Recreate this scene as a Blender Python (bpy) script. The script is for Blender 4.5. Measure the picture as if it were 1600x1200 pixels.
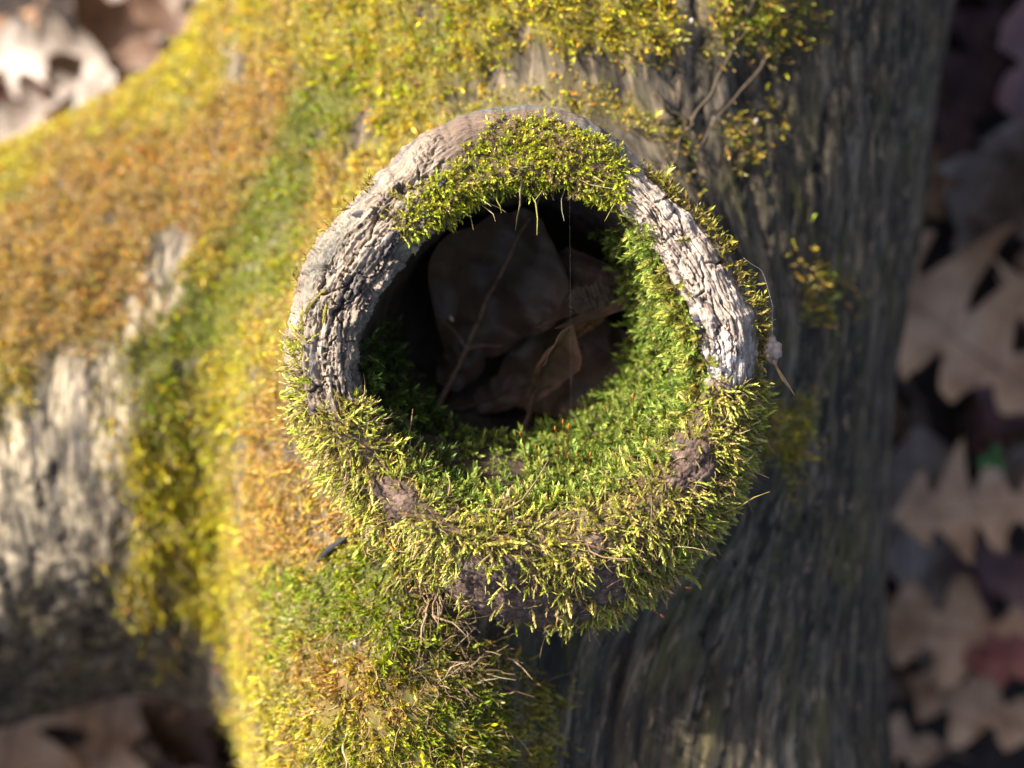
import bpy, math, random
import numpy as np
from mathutils import Vector, Matrix

rng = np.random.default_rng(7)
random.seed(7)
scene = bpy.context.scene
for o in list(bpy.data.objects):
    bpy.data.objects.remove(o)
COL = scene.collection

# ------------------------------------------------------------------ camera
RIM_Z = 0.280            # height of the hollow stub's rim above the ground
CAM_Z = 0.730
K = 0.258 / 1600 / 0.45  # metres per photo pixel per metre of distance
cam_d = bpy.data.cameras.new('camera')
cam = bpy.data.objects.new('camera', cam_d)
COL.objects.link(cam)
cam.location = (0, 0, CAM_Z)
cam.rotation_euler = (0, 0, 0)
cam_d.sensor_width = 36.0
cam_d.lens = 36.0 / (1600 * K)
cam_d.clip_start = 0.01
cam_d.clip_end = 200
cam_d.dof.use_dof = True
cam_d.dof.focus_distance = CAM_Z - (RIM_Z - 0.007)
cam_d.dof.aperture_fstop = 5.6
scene.camera = cam

# ------------------------------------------------------------------ sky and sun
SUN_EL = math.radians(32)
SUN_AZ = math.radians(148)                     # direction towards the sun, from +X
S = Vector((math.cos(SUN_AZ) * math.cos(SUN_EL), math.sin(SUN_AZ) * math.cos(SUN_EL), math.sin(SUN_EL)))
w = bpy.data.worlds.new('World')
scene.world = w
w.use_nodes = True
nt = w.node_tree
bg = nt.nodes['Background']
sky = nt.nodes.new('ShaderNodeTexSky')
sky.sky_type = 'NISHITA'
sky.sun_disc = False
sky.sun_elevation = SUN_EL
sky.air_density = 0.6
sky.dust_density = 4.0
sky.ozone_density = 0.4
sky.sun_rotation = math.atan2(S.x, S.y)
nt.links.new(sky.outputs[0], bg.inputs[0])
bg.inputs[1].default_value = 0.13
sd = bpy.data.lights.new('sun', 'SUN')
sd.energy = 5.0
sd.angle = math.radians(0.53)
sd.color = (1.0, 0.955, 0.88)
sun = bpy.data.objects.new('sun', sd)
COL.objects.link(sun)
sun.location = S * 5
sun.rotation_euler = S.to_track_quat('Z', 'Y').to_euler()
scene.view_settings.view_transform = 'Standard'
scene.view_settings.look = 'None'
scene.view_settings.gamma = 1
scene.view_settings.exposure = 1.42
scene.cycles.max_bounces = 6
scene.cycles.use_denoising = True

# ------------------------------------------------------------------ numeric helpers
_perm = np.arange(256); np.random.default_rng(3).shuffle(_perm)
_perm = np.concatenate([_perm, _perm, _perm]).astype(np.int32)
_g = np.random.default_rng(4).normal(size=(256, 3)); _g /= np.linalg.norm(_g, axis=1)[:, None]
_g = _g.astype(np.float32)

def pnoise(x, y, z):
    """gradient noise, about -1..1"""
    x = np.asarray(x, np.float32); y = np.asarray(y, np.float32); z = np.asarray(z, np.float32)
    x, y, z = np.broadcast_arrays(x, y, z)
    xi = np.floor(x).astype(np.int32); yi = np.floor(y).astype(np.int32); zi = np.floor(z).astype(np.int32)
    xf = x - xi; yf = y - yi; zf = z - zi
    u = xf*xf*xf*(xf*(xf*6-15)+10); v = yf*yf*yf*(yf*(yf*6-15)+10); ww = zf*zf*zf*(zf*(zf*6-15)+10)
    xi &= 255; yi &= 255; zi &= 255
    out = 0
    for dx in (0, 1):
        px = _perm[xi + dx]; wx = u if dx else 1 - u
        for dy in (0, 1):
            py = _perm[px + yi + dy]; wy = v if dy else 1 - v
            for dz in (0, 1):
                g = _g[_perm[py + zi + dz] & 255]
                d = g[..., 0]*(xf-dx) + g[..., 1]*(yf-dy) + g[..., 2]*(zf-dz)
                out = out + d * wx * wy * (ww if dz else 1 - ww)
    return out * 1.5

def fbm(x, y, z, oct=4, gain=0.5):
    a = 1.0; s = 0; f = 1.0; t = 0
    for i in range(oct):
        s = s + a * pnoise(x*f + 17.3*i, y*f + 5.1*i, z*f - 9.7*i); t += a
        a *= gain; f *= 2.03
    return s / t

def sstep(a, b, x):
    t = np.clip((x - a) / (b - a), 0, 1)
    return t*t*(3-2*t)

def worley2(x, y, seed=0):
    """F1, F2 and cell id of 2D cellular noise"""
    xi = np.floor(x).astype(np.int64); yi = np.floor(y).astype(np.int64)
    f1 = np.full(x.shape, 9., np.float32); f2 = f1.copy(); cid = np.zeros(x.shape, np.float32)
    for dx in (-1, 0, 1):
        for dy in (-1, 0, 1):
            cx = xi + dx; cy = yi + dy
            h = (cx*73856093 ^ cy*19349663 ^ (seed*83492791 + 12345)) & 0x7fffffff
            h = (h * 1103515245 + 12345) & 0x7fffffff
            jx = ((h >> 3) & 1023) / 1023.; jy = ((h >> 13) & 1023) / 1023.
            d = np.sqrt((cx + jx - x)**2 + (cy + jy - y)**2)
            cl = d < f1
            f2 = np.where(cl, f1, np.minimum(f2, d)); cid = np.where(cl, ((h >> 7) & 1023)/1023., cid)
            f1 = np.where(cl, d, f1)
    return f1, f2, cid

def poly_sd(x, y, poly):
    """signed distance to a polygon in plan view, negative inside"""
    poly = np.asarray(poly, float); n = len(poly)
    d = np.full(x.shape, 1e9); inside = np.zeros(x.shape, bool)
    for i in range(n):
        a = poly[i]; b = poly[(i+1) % n]; e = b - a
        t = np.clip(((x-a[0])*e[0] + (y-a[1])*e[1]) / max(e @ e, 1e-12), 0, 1)
        d = np.minimum(d, (x-a[0]-t*e[0])**2 + (y-a[1]-t*e[1])**2)
        c = ((a[1] > y) != (b[1] > y))
        xs = a[0] + (y-a[1]) * e[0] / (e[1] if abs(e[1]) > 1e-12 else 1e-12)
        inside ^= c & (x < xs)
    d = np.sqrt(d)
    return np.where(inside, -d, d)

# ------------------------------------------------------------------ scene helpers
def tag(o, label=None, cat=None, group=None, kind=None):
    if label: o['label'] = label
    if cat: o['category'] = cat
    if group: o['group'] = group
    if kind: o['kind'] = kind
    return o

def empty(name, loc=(0, 0, 0)):
    o = bpy.data.objects.new(name, None); COL.objects.link(o); o.location = loc
    o.empty_display_size = 0.01
    return o

def mesh_np(name, verts, faces, smooth=True):
    """faces: (n,3) or (n,4) index array"""
    verts = np.asarray(verts, np.float32); faces = np.asarray(faces, np.int32)
    me = bpy.data.meshes.new(name)
    me.vertices.add(len(verts)); me.vertices.foreach_set('co', verts.ravel())
    k = faces.shape[1]
    me.loops.add(faces.size); me.loops.foreach_set('vertex_index', faces.ravel())
    me.polygons.add(len(faces))
    me.polygons.foreach_set('loop_start', np.arange(0, faces.size, k, dtype=np.int32))
    me.polygons.foreach_set('loop_total', np.full(len(faces), k, np.int32))
    me.polygons.foreach_set('use_smooth', np.full(len(faces), smooth, bool))
    me.update(calc_edges=True); me.validate()
    return me

def attr_col(me, name, c):
    c = np.asarray(c, np.float32)
    if c.shape[1] == 3: c = np.concatenate([c, np.ones((len(c), 1), np.float32)], 1)
    a = me.attributes.new(name, 'FLOAT_COLOR', 'POINT'); a.data.foreach_set('color', c.ravel())

def attr_vec(me, name, v):
    a = me.attributes.new(name, 'FLOAT_VECTOR', 'POINT'); a.data.foreach_set('vector', np.asarray(v, np.float32).ravel())

def attr_f(me, name, v):
    a = me.attributes.new(name, 'FLOAT', 'POINT'); a.data.foreach_set('value', np.asarray(v, np.float32).ravel())

def obj(name, me, mat, parent=None, loc=None):
    o = bpy.data.objects.new(name, me); COL.objects.link(o)
    if mat and not len(me.materials): me.materials.append(mat)
    if parent: o.parent = parent
    if loc is not None: o.location = loc
    return o

def tube_np(pts, radii, n=6, cap=True):
    """tapered tube along a polyline, returns verts, tri faces"""
    pts = np.asarray(pts, float); m = len(pts); radii = np.broadcast_to(radii, (m,))
    T = np.gradient(pts, axis=0); T /= np.linalg.norm(T, axis=1)[:, None] + 1e-12
    up = np.array([0.31, 0.21, 0.93]) if abs(T[0, 2]) < .8 else np.array([1., .1, 0])
    V = []
    for i in range(m):
        a = np.cross(T[i], up); a /= np.linalg.norm(a) + 1e-12; b = np.cross(T[i], a); up = np.cross(a, T[i])
        for k in range(n):
            ph = 2*math.pi*k/n
            V.append(pts[i] + radii[i]*(math.cos(ph)*a + math.sin(ph)*b))
    F = []
    for i in range(m-1):
        for k in range(n):
            a, b = i*n+k, i*n+(k+1) % n
            F += [(a, b, b+n), (a, b+n, a+n)]
    if cap:
        V += [pts[0], pts[-1]]; c0 = m*n
        for k in range(n):
            F += [(c0, (k+1) % n, k), (c0+1, (m-1)*n+k, (m-1)*n+(k+1) % n)]
    return np.array(V), np.array(F)

# ------------------------------------------------------------------ materials
def new_mat(name):
    m = bpy.data.materials.new(name); m.use_nodes = True
    return m, m.node_tree, m.node_tree.nodes['Principled BSDF']

def nd(t, kind, **kw):
    n = t.nodes.new(kind)
    for k, v in kw.items():
        if k.startswith('in_'):
            k = k[3:]
            n.inputs[int(k) if k.isdigit() else k].default_value = v
        else: setattr(n, k, v)
    return n

def noise_node(t, vec, scale, detail=4, rough=.55, mapping=None, dist=0.):
    if mapping is not None:
        mp = nd(t, 'ShaderNodeMapping'); mp.inputs['Scale'].default_value = mapping
        t.links.new(vec, mp.inputs[0]); vec = mp.outputs[0]
    n = nd(t, 'ShaderNodeTexNoise'); n.inputs['Scale'].default_value = scale
    n.inputs['Detail'].default_value = detail; n.inputs['Roughness'].default_value = rough
    n.inputs['Distortion'].default_value = dist
    t.links.new(vec, n.inputs['Vector'])
    return n.outputs[0]

def ramp(t, fac, stops):
    r = nd(t, 'ShaderNodeValToRGB'); e = r.color_ramp.elements
    while len(e) < len(stops): e.new(0.5)
    for i, (p, c) in enumerate(stops):
        e[i].position = p
        e[i].color = (c, c, c, 1) if isinstance(c, (int, float)) else (*c, 1)
    t.links.new(fac, r.inputs[0])
    return r.outputs[0]

def mixc(t, fac, a, b, mode='MIX'):
    m = nd(t, 'ShaderNodeMix', data_type='RGBA', blend_type=mode)
    if isinstance(fac, float): m.inputs[0].default_value = fac
    else: t.links.new(fac, m.inputs[0])
    for s, v in ((6, a), (7, b)):
        if isinstance(v, tuple): m.inputs[s].default_value = (*v, 1)
        else: t.links.new(v, m.inputs[s])
    return m.outputs[2]

def math_n(t, op, a, b=None):
    m = nd(t, 'ShaderNodeMath', operation=op)
    for i, v in enumerate((a, b)):
        if v is None: continue
        if isinstance(v, (int, float)): m.inputs[i].default_value = v
        else: t.links.new(v, m.inputs[i])
    return m.outputs[0]

def attr_node(t, name):
    a = nd(t, 'ShaderNodeAttribute'); a.attribute_name = name
    return a

def make_moss_mat(name, transl=0.28, rough=.5):
    m, t, b = new_mat(name)
    a = attr_node(t, 'Col')
    t.links.new(a.outputs['Color'], b.inputs['Base Color'])
    b.inputs['Roughness'].default_value = rough
    b.inputs['Specular IOR Level'].default_value = .35
    tr = nd(t, 'ShaderNodeBsdfTranslucent'); t.links.new(a.outputs['Color'], tr.inputs[0])
    mx = nd(t, 'ShaderNodeMixShader'); mx.inputs[0].default_value = transl
    t.links.new(b.outputs[0], mx.inputs[1]); t.links.new(tr.outputs[0], mx.inputs[2])
    t.links.new(mx.outputs[0], t.nodes['Material Output'].inputs[0])
    return m
MOSS = make_moss_mat('moss_leafy')
MOSS_DRY = make_moss_mat('moss_strands_dry', .12, .7)

def make_stub_mat():
    m, t, b = new_mat('weathered_stub_wood')
    a = attr_node(t, 'Col'); g = attr_node(t, 'gr'); gv = g.outputs['Vector']
    n1 = noise_node(t, gv, 1, 6, .7, (260, 260, 2200))
    n2 = noise_node(t, gv, 1, 5, .6, (900, 900, 1400))
    c = mixc(t, 1.0, a.outputs['Color'], ramp(t, n1, [(.3, .62), (.55, 1.0), (.75, 1.25)]), 'MULTIPLY')
    c = mixc(t, 1.0, c, ramp(t, n2, [(.25, .7), (.6, 1.08)]), 'MULTIPLY')
    t.links.new(c, b.inputs['Base Color'])
    b.inputs['Roughness'].default_value = .85; b.inputs['Specular IOR Level'].default_value = .2
    h = math_n(t, 'ADD', n1, math_n(t, 'MULTIPLY', n2, .6))
    bp = nd(t, 'ShaderNodeBump'); bp.inputs['Strength'].default_value = .8; bp.inputs['Distance'].default_value = .0009
    t.links.new(h, bp.inputs['Height']); t.links.new(bp.outputs[0], b.inputs['Normal'])
    return m
STUBWOOD = make_stub_mat()

def make_bark_mat():
    m, t, b = new_mat('log_wood_and_bark')
    g = attr_node(t, 'gr').outputs['Vector']
    pale = attr_node(t, 'pale').outputs['Fac']; felt = attr_node(t, 'felt').outputs['Fac']
    feltc = attr_node(t, 'Col').outputs['Color']
    s1 = noise_node(t, g, 1, 9, .74, (230, 24, 230), .5)
    s2 = noise_node(t, g, 1, 7, .72, (150, 20, 150), .5)
    s3 = noise_node(t, g, 1, 5, .65, (620, 120, 620))
    s4 = noise_node(t, g, 1, 6, .66, (60, 12, 60), .5)
    lich = noise_node(t, g, 1, 7, .7, (75, 22, 75), .6)
    dark = ramp(t, s1, [(.34, (.014, .012, .011)), (.47, (.046, .041, .035)), (.57, (.105, .092, .074)), (.70, (.25, .22, .175))])
    dark = mixc(t, ramp(t, s4, [(.50, 0.0), (.60, .8)]), dark, mixc(t, ramp(t, s1, [(.4, 0.0), (.62, 1.0)]), (.045, .042, .038), (.19, .175, .15)))
    mot = noise_node(t, g, 1, 6, .7, (80, 20, 80), .6)
    dark = mixc(t, 1.0, dark, ramp(t, mot, [(.32, .45), (.5, 1.0), (.68, 1.7)]), 'MULTIPLY')
    dark = mixc(t, ramp(t, lich, [(.52, 0.0), (.64, .7)]), dark, (.105, .105, .040))
    dark = mixc(t, ramp(t, s2, [(.60, 0.0), (.72, .6)]), dark, (.17, .11, .065))
    s1p = noise_node(t, g, 1, 9, .76, (240, 44, 240), .4)
    pl = ramp(t, s1p, [(.36, (.034, .033, .034)), (.45, (.15, .14, .12)), (.52, (.48, .44, .36)), (.63, (.88, .82, .70))])
    pl = mixc(t, ramp(t, s2, [(.43, .8), (.56, 0.0)]), pl, (.085, .084, .092))
    pl = mixc(t, ramp(t, lich, [(.58, 0.0), (.70, .55)]), pl, (.13, .09, .06))
    fleck = noise_node(t, g, 1, 5, .6, (400, 85, 400), .3)
    dark = mixc(t, ramp(t, fleck, [(.58, 0.0), (.65, .9)]), dark, (.25, .20, .145))
    dark = mixc(t, ramp(t, fleck, [(.33, .85), (.39, 0.0)]), dark, (.010, .009, .009))
    ps = noise_node(t, g, 1, 5, .6, (140, 15, 140), .3)
    dark = mixc(t, ramp(t, ps, [(.64, 0.0), (.69, .85)]), dark, (.24, .225, .205))
    pl = mixc(t, ramp(t, fleck, [(.36, .9), (.43, 0.0)]), pl, (.03, .028, .028))
    c = mixc(t, pale, dark, pl)
    c = mixc(t, 1.0, c, (.88, .77, .61), 'MULTIPLY')
    c = mixc(t, 1.0, c, ramp(t, s3, [(.3, .68), (.6, 1.12)]), 'MULTIPLY')
    c = mixc(t, felt, c, mixc(t, 1.0, feltc, ramp(t, s3, [(.3, .5), (.7, 1.1)]), 'MULTIPLY'))
    t.links.new(c, b.inputs['Base Color'])
    b.inputs['Roughness'].default_value = .8; b.inputs['Specular IOR Level'].default_value = .25
    h = math_n(t, 'ADD', math_n(t, 'MULTIPLY', s1, 1.0), math_n(t, 'MULTIPLY', s3, .45))
    bp = nd(t, 'ShaderNodeBump'); bp.inputs['Strength'].default_value = .7; bp.inputs['Distance'].default_value = .0022
    t.links.new(h, bp.inputs['Height']); t.links.new(bp.outputs[0], b.inputs['Normal'])
    return m
BARK = make_bark_mat()

def make_leaf_mat(name, c1, c2, c3, transl=.15):
    m, t, b = new_mat(name)
    tc = nd(t, 'ShaderNodeTexCoord'); oi = nd(t, 'ShaderNodeObjectInfo')
    add = nd(t, 'ShaderNodeVectorMath', operation='MULTIPLY_ADD')
    t.links.new(oi.outputs['Random'], add.inputs[0]); add.inputs[1].default_value = (3, 7, 5)
    t.links.new(tc.outputs['Object'], add.inputs[2]); v = add.outputs[0]
    n1 = noise_node(t, v, 45, 5, .6); n2 = noise_node(t, v, 240, 4, .6)
    c = ramp(t, n1, [(.3, c1), (.5, c2), (.72, c3)])
    c = mixc(t, ramp(t, n2, [(.60, 0.0), (.72, .7)]), c, tuple(x*.35 for x in c1))
    t.links.new(c, b.inputs['Base Color'])
    b.inputs['Roughness'].default_value = .55; b.inputs['Specular IOR Level'].default_value = .4
    bp = nd(t, 'ShaderNodeBump'); bp.inputs['Strength'].default_value = .5; bp.inputs['Distance'].default_value = .0006
    t.links.new(n2, bp.inputs['Height']); t.links.new(bp.outputs[0], b.inputs['Normal'])
    tr = nd(t, 'ShaderNodeBsdfTranslucent'); t.links.new(c, tr.inputs[0])
    mx = nd(t, 'ShaderNodeMixShader'); mx.inputs[0].default_value = transl
    t.links.new(b.outputs[0], mx.inputs[1]); t.links.new(tr.outputs[0], mx.inputs[2])
    t.links.new(mx.outputs[0], t.nodes['Material Output'].inputs[0])
    return m
LEAF = {
    'tan': make_leaf_mat('leaf_tan', (.32, .175, .09), (.53, .31, .17), (.66, .43, .26)),
    'brown': make_leaf_mat('leaf_brown', (.09, .05, .032), (.17, .095, .06), (.25, .15, .095)),
    'purple': make_leaf_mat('leaf_purple', (.08, .038, .04), (.17, .085, .08), (.26, .145, .125)),
    'grey': make_leaf_mat('leaf_grey', (.13, .092, .07), (.24, .18, .14), (.36, .28, .22)),
    'pale': make_leaf_mat('leaf_pale', (.17, .12, .09), (.33, .27, .22), (.46, .40, .35)),
    'red': make_leaf_mat('leaf_red', (.17, .04, .03), (.30, .09, .065), (.38, .16, .11)),
    'rot': make_leaf_mat('leaf_rotten', (.038, .022, .013), (.075, .046, .030), (.12, .078, .052), .05),
}

def make_plain(name, c, rough=.7, var=.35, scale=400, spec=.3):
    m, t, b = new_mat(name)
    tc = nd(t, 'ShaderNodeTexCoord')
    n = noise_node(t, tc.outputs['Object'], scale, 5, .65)
    cc = ramp(t, n, [(.3, tuple(x*(1-var) for x in c)), (.7, tuple(min(1, x*(1+var)) for x in c))])
    t.links.new(cc, b.inputs['Base Color']); b.inputs['Roughness'].default_value = rough
    b.inputs['Specular IOR Level'].default_value = spec
    bp = nd(t, 'ShaderNodeBump'); bp.inputs['Strength'].default_value = .6; bp.inputs['Distance'].default_value = .0004
    t.links.new(n, bp.inputs['Height']); t.links.new(bp.outputs[0], b.inputs['Normal'])
    return m
VEIN_TAN = make_plain('leaf_vein_tan', (.26, .15, .09))
VEIN_DARK = make_plain('leaf_vein_dark', (.10, .055, .04))
VEIN_PALE = make_plain('leaf_vein_pale', (.50, .42, .34))
STALK_RED = make_plain('capsule_stalk_red', (.16, .03, .012), .4)
CAPSULE = make_plain('capsule_orange', (.42, .12, .025), .45)
TWIG = make_plain('twig_black', (.022, .022, .025), .7, .5, 900)
CHIP = make_plain('wood_chip_brown', (.11, .055, .026), .8, .5, 350)
FLAKE = make_plain('bark_flake_pale', (.27, .21, .175), .85, .3, 500)
FLAKE_DARK = make_plain('bark_flake_dark', (.050, .046, .052), .75, .4, 900)
NODULE = make_plain('bark_nodule_brown', (.155, .095, .07), .9, .45, 900)
SILK = make_plain('pale_thread', (.16, .155, .15), .5)
SEED = make_plain('pink_seed', (.50, .34, .30), .5)
SEEDLING = make_plain('seedling_green', (.05, .14, .03), .45, .2)
PELLET = make_plain('pale_speck', (.34, .30, .26), .8)

def make_soil():
    m, t, b = new_mat('forest_soil')
    tc = nd(t, 'ShaderNodeTexCoord').outputs['Object']
    n1 = noise_node(t, tc, 35, 8, .7); n2 = noise_node(t, tc, 300, 5, .7)
    c = ramp(t, n1, [(.3, (.018, .013, .011)), (.5, (.045, .031, .024)), (.7, (.10, .068, .05))])
    c = mixc(t, 1.0, c, ramp(t, n2, [(.3, .5), (.7, 1.2)]), 'MULTIPLY')
    t.links.new(c, b.inputs['Base Color']); b.inputs['Roughness'].default_value = .95
    bp = nd(t, 'ShaderNodeBump'); bp.inputs['Distance'].default_value = .006
    t.links.new(n1, bp.inputs['Height']); t.links.new(bp.outputs[0], b.inputs['Normal'])
    return m
SOIL = make_soil()

# ------------------------------------------------------------------ the log's body as one solid
CX, CY = 0.0035, 0.0048          # centre of the hollow stub

def smin(a, b, k):
    h = np.clip(.5 + .5*(b-a)/k, 0, 1)
    return b*(1-h) + a*h - k*h*(1-h)

def sdf(x, y, z):
    # trunk lying along Y, a little thicker towards the fork
    ax = 0.0215 + 0.030*np.clip(y, 0, .25)
    yp = np.clip(y, 0, .22); r = 0.1090 + .090*yp + .25*yp*yp
    th_b = 0.002*np.sin(y*23 + 1.2) + .002*np.sin(x*41 + y*11)
    tr = np.sqrt((x-ax)**2 + ((z-.112)*1.0)**2) - r - th_b
    tr = np.maximum(tr, np.abs(y) - .52)
    # limb running off to the lower left
    A = (0.0, 0.052, .078); B = (-.46, -.128, .082)
    d = (B[0]-A[0], B[1]-A[1], B[2]-A[2]); L2 = d[0]**2+d[1]**2+d[2]**2
    tt = ((x-A[0])*d[0] + (y-A[1])*d[1] + (z-A[2])*d[2]) / L2
    t = np.clip(tt, .06, 1.0)
    lr = .092 + .006*np.clip(t*2.2, 0, 1) + .003*np.sin(x*37)
    lb = np.sqrt((x-A[0]-t*d[0])**2 + (y-A[1]-t*d[1])**2 + (z-A[2]-t*d[2])**2) - lr
    f = smin(tr, lb, .022 + .03*sstep(.02, .07, y))
    # collar that carries the stub
    q = np.sqrt((x-CX)**2 + (y-CY)**2)
    cr = np.interp(np.asarray(z).ravel(), [.08, .17, .215, .245, .262, .272], [.092, .078, .065, .0585, .0555, .051]).reshape(np.shape(z))
    co = np.maximum((q - cr)*.92, z - .268)
    f = smin(f, co, .020)
    # swelling below the stub
    def ell(cx, cy, cz, a, b, c):
        k = np.sqrt(((x-cx)/a)**2 + ((y-cy)/b)**2 + ((z-cz)/c)**2)
        return (k - 1) * min(a, b, c) * .95
    f = smin(f, ell(-.029, -.095, .174, .049, .092, .090), .020)
    f = smin(f, ell(-.056, -.020, .150, .030, .055, .066), .02)
    f = smin(f, ell(-.088, -.070, .045, .050, .062, .085), .03)
    # hollow
    f = np.maximum(f, -np.maximum(np.sqrt((x-CX)**2 + (y-CY-.004)**2) - .0475, .190 - z))
    return f

def stretch(a, b, h, lo, hi, g=1.16):
    c = list(np.arange(a, b + h/2, h)); s = h; v = c[-1]
    while v < hi: s *= g; v += s; c.append(v)
    s = h; v = c[0]; pre = []
    while v > lo: s *= g; v -= s; pre.append(v)
    return np.array(pre[::-1] + c, np.float32)

def surface_nets(X, Y, Z):
    f = np.empty((len(X), len(Y), len(Z)), np.float32)
    gx, gy = np.meshgrid(X, Y, indexing='ij')
    for k, zz in enumerate(Z):
        f[:, :, k] = sdf(gx, gy, np.full_like(gx, zz))
    ins = f < 0
    c = np.zeros(tuple(s-1 for s in f.shape), np.uint8)
    for dx in (0, 1):
        for dy in (0, 1):
            for dz in (0, 1):
                c += ins[dx:f.shape[0]-1+dx, dy:f.shape[1]-1+dy, dz:f.shape[2]-1+dz]
    act = (c > 0) & (c < 8)
    I = np.argwhere(act); idx = np.full(act.shape, -1, np.int32); idx[act] = np.arange(len(I))
    acc = np.zeros((len(I), 3)); cnt = np.zeros(len(I))
    AX = (X, Y, Z)
    for ax in range(3):
        o1, o2 = [(1, 2), (0, 2), (0, 1)][ax]
        for a in (0, 1):
            for b in (0, 1):
                p = I.copy(); p[:, o1] += a; p[:, o2] += b
                q = p.copy(); q[:, ax] += 1
                fa = f[p[:, 0], p[:, 1], p[:, 2]]; fb = f[q[:, 0], q[:, 1], q[:, 2]]
                m = (fa < 0) != (fb < 0)
                t = np.where(m, fa / np.where(fa == fb, 1, fa - fb), 0)
                P = np.stack([AX[k][p[:, k]] for k in range(3)], 1).astype(float)
                P[:, ax] += t * (AX[ax][q[:, ax]] - AX[ax][p[:, ax]])
                acc += P * m[:, None]; cnt += m
    V = acc / cnt[:, None]
    F = []
    for ax in range(3):
        o1, o2 = [(1, 2), (2, 0), (0, 1)][ax]
        sl0 = [slice(None)]*3; sl1 = [slice(None)]*3
        sl0[ax] = slice(0, -1); sl1[ax] = slice(1, None)
        a = ins[tuple(sl0)]; b = ins[tuple(sl1)]
        E = np.argwhere(a != b)
        ok = (E[:, o1] > 0) & (E[:, o2] > 0) & (E[:, o1] < f.shape[o1]-1) & (E[:, o2] < f.shape[o2]-1)
        E = E[ok]; flip = b[E[:, 0], E[:, 1], E[:, 2]]
        def cell(d1, d2):
            p = E.copy(); p[:, o1] -= d1; p[:, o2] -= d2
            return idx[p[:, 0], p[:, 1], p[:, 2]]
        q = np.stack([cell(1, 1), cell(0, 1), cell(0, 0), cell(1, 0)], 1)
        q[flip] = q[flip][:, ::-1]
        F.append(q)
    return V, np.concatenate(F)

H = .0018
V, F = surface_nets(stretch(-.20, .165, H, -.60, .30), stretch(-.150, .150, H, -.60, .60), stretch(.06, .272, H, -.06, .29, 1.12))

def grad(V, e=.0006):
    x, y, z = V.T
    g = np.stack([sdf(x+e, y, z)-sdf(x-e, y, z), sdf(x, y+e, z)-sdf(x, y-e, z), sdf(x, y, z+e)-sdf(x, y, z-e)], 1)
    return g / (np.linalg.norm(g, axis=1)[:, None] + 1e-12)
NV = grad(V)

def surf(px, py):
    """point where the photo pixel meets the log or the ground"""
    d = np.array([(px-800)*K, (600-py)*K, -1.0]); s = 1/np.linalg.norm(d); p = np.array([0, 0, CAM_Z]); t = 0.3
    for i in range(200):
        q = p + d*t
        if q[2] < 0: break
        f = float(sdf(np.array([q[0]]), np.array([q[1]]), np.array([q[2]]))[0])
        if f < .0002: break
        t += max(f*.8, .0003)*s
    return p + d*t

def at(px, py, z):
    """point at height z under a photo pixel"""
    s = K*(CAM_Z - z)
    return np.array([(px-800)*s, (600-py)*s, z])

def polyW(pts): return [surf(*p)[:2] for p in pts]

def grain(V):
    """coordinates whose first axis runs across the wood grain, flowing round the stub"""
    x = V[:, 0]-CX; y = V[:, 1]-CY; R2 = .050**2
    rho2 = np.maximum(x*x + y*y, R2*1.02)
    lean = -.16
    return np.stack([x*(1-R2/rho2) + lean*y*np.exp(-rho2/.02), y*(1+R2/rho2), V[:, 2]], 1)
GR = grain(V)

# where moss grows, where wood lies bare and pale (plan outlines, taken on the log's surface)
MOSS_POLYS = [
    polyW([(330, -60), (700, -80), (1010, -40), (1050, 40), (1000, 80), (900, 95), (830, 70), (770, 110), (700, 150), (900, 150), (985, 225), (1000, 300), (820, 400), (560, 420), (470, 560), (450, 700), (560, 830), (700, 900), (705, 1010), (760, 1060), (835, 1110), (840, 1150), (780, 1260), (400, 1300), (372, 1150), (366, 900), (345, 1010), (310, 1000), (270, 900), (215, 830), (185, 690), (190, 580), (255, 440), (180, 520), (100, 560), (40, 620), (-60, 660), (-400, 780), (-400, 300), (-60, 220)]),
    polyW([(1090, -40), (1230, -20), (1260, 30), (1190, 75), (1120, 60)]),
    polyW([(1010, 225), (1045, 270), (1080, 350), (1040, 320), (1000, 250)]),
    polyW([(1190, 640), (1240, 640), (1260, 700), (1215, 730)]),
    polyW([(1268, 430), (1290, 430), (1285, 480), (1268, 480)]),
    polyW([(1130, 165), (1175, 190), (1160, 220), (1130, 205)]),
    polyW([(190, 900), (235, 890), (262, 1000), (232, 960)]),
    polyW([(750, 158), (830, 126), (900, 112), (912, 140), (860, 152), (780, 170)]),
    polyW([(930, 150), (990, 170), (1010, 205), (985, 215), (940, 175)]),
    polyW([(1035, 190), (1080, 205), (1075, 225), (1040, 215)]),
]
BARE_POLYS = [
    polyW([(760, 105), (850, 85), (960, 100), (960, 135), (850, 125), (760, 140)]),
    polyW([(360, 70), (390, 55), (385, 120), (362, 112)]),
    polyW([(235, 350), (310, 370), (300, 400), (240, 460), (225, 420)]),
    polyW([(545, 195), (585, 150), (590, 180), (555, 240)]),
    polyW([(380, 1090), (400, 1090), (440, 1140), (430, 1160), (395, 1130)]),
    polyW([(375, 650), (395, 650), (382, 790), (370, 800)]),
    polyW([(390, 580), (412, 575), (402, 650), (388, 640)]),
]
PALE_POLY = polyW([(-400, 760), (0, 620), (100, 540), (200, 470), (250, 380), (310, 360), (330, 420), (230, 560), (190, 700), (190, 830), (150, 940), (90, 940), (40, 900), (0, 980), (-400, 1000)])
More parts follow.
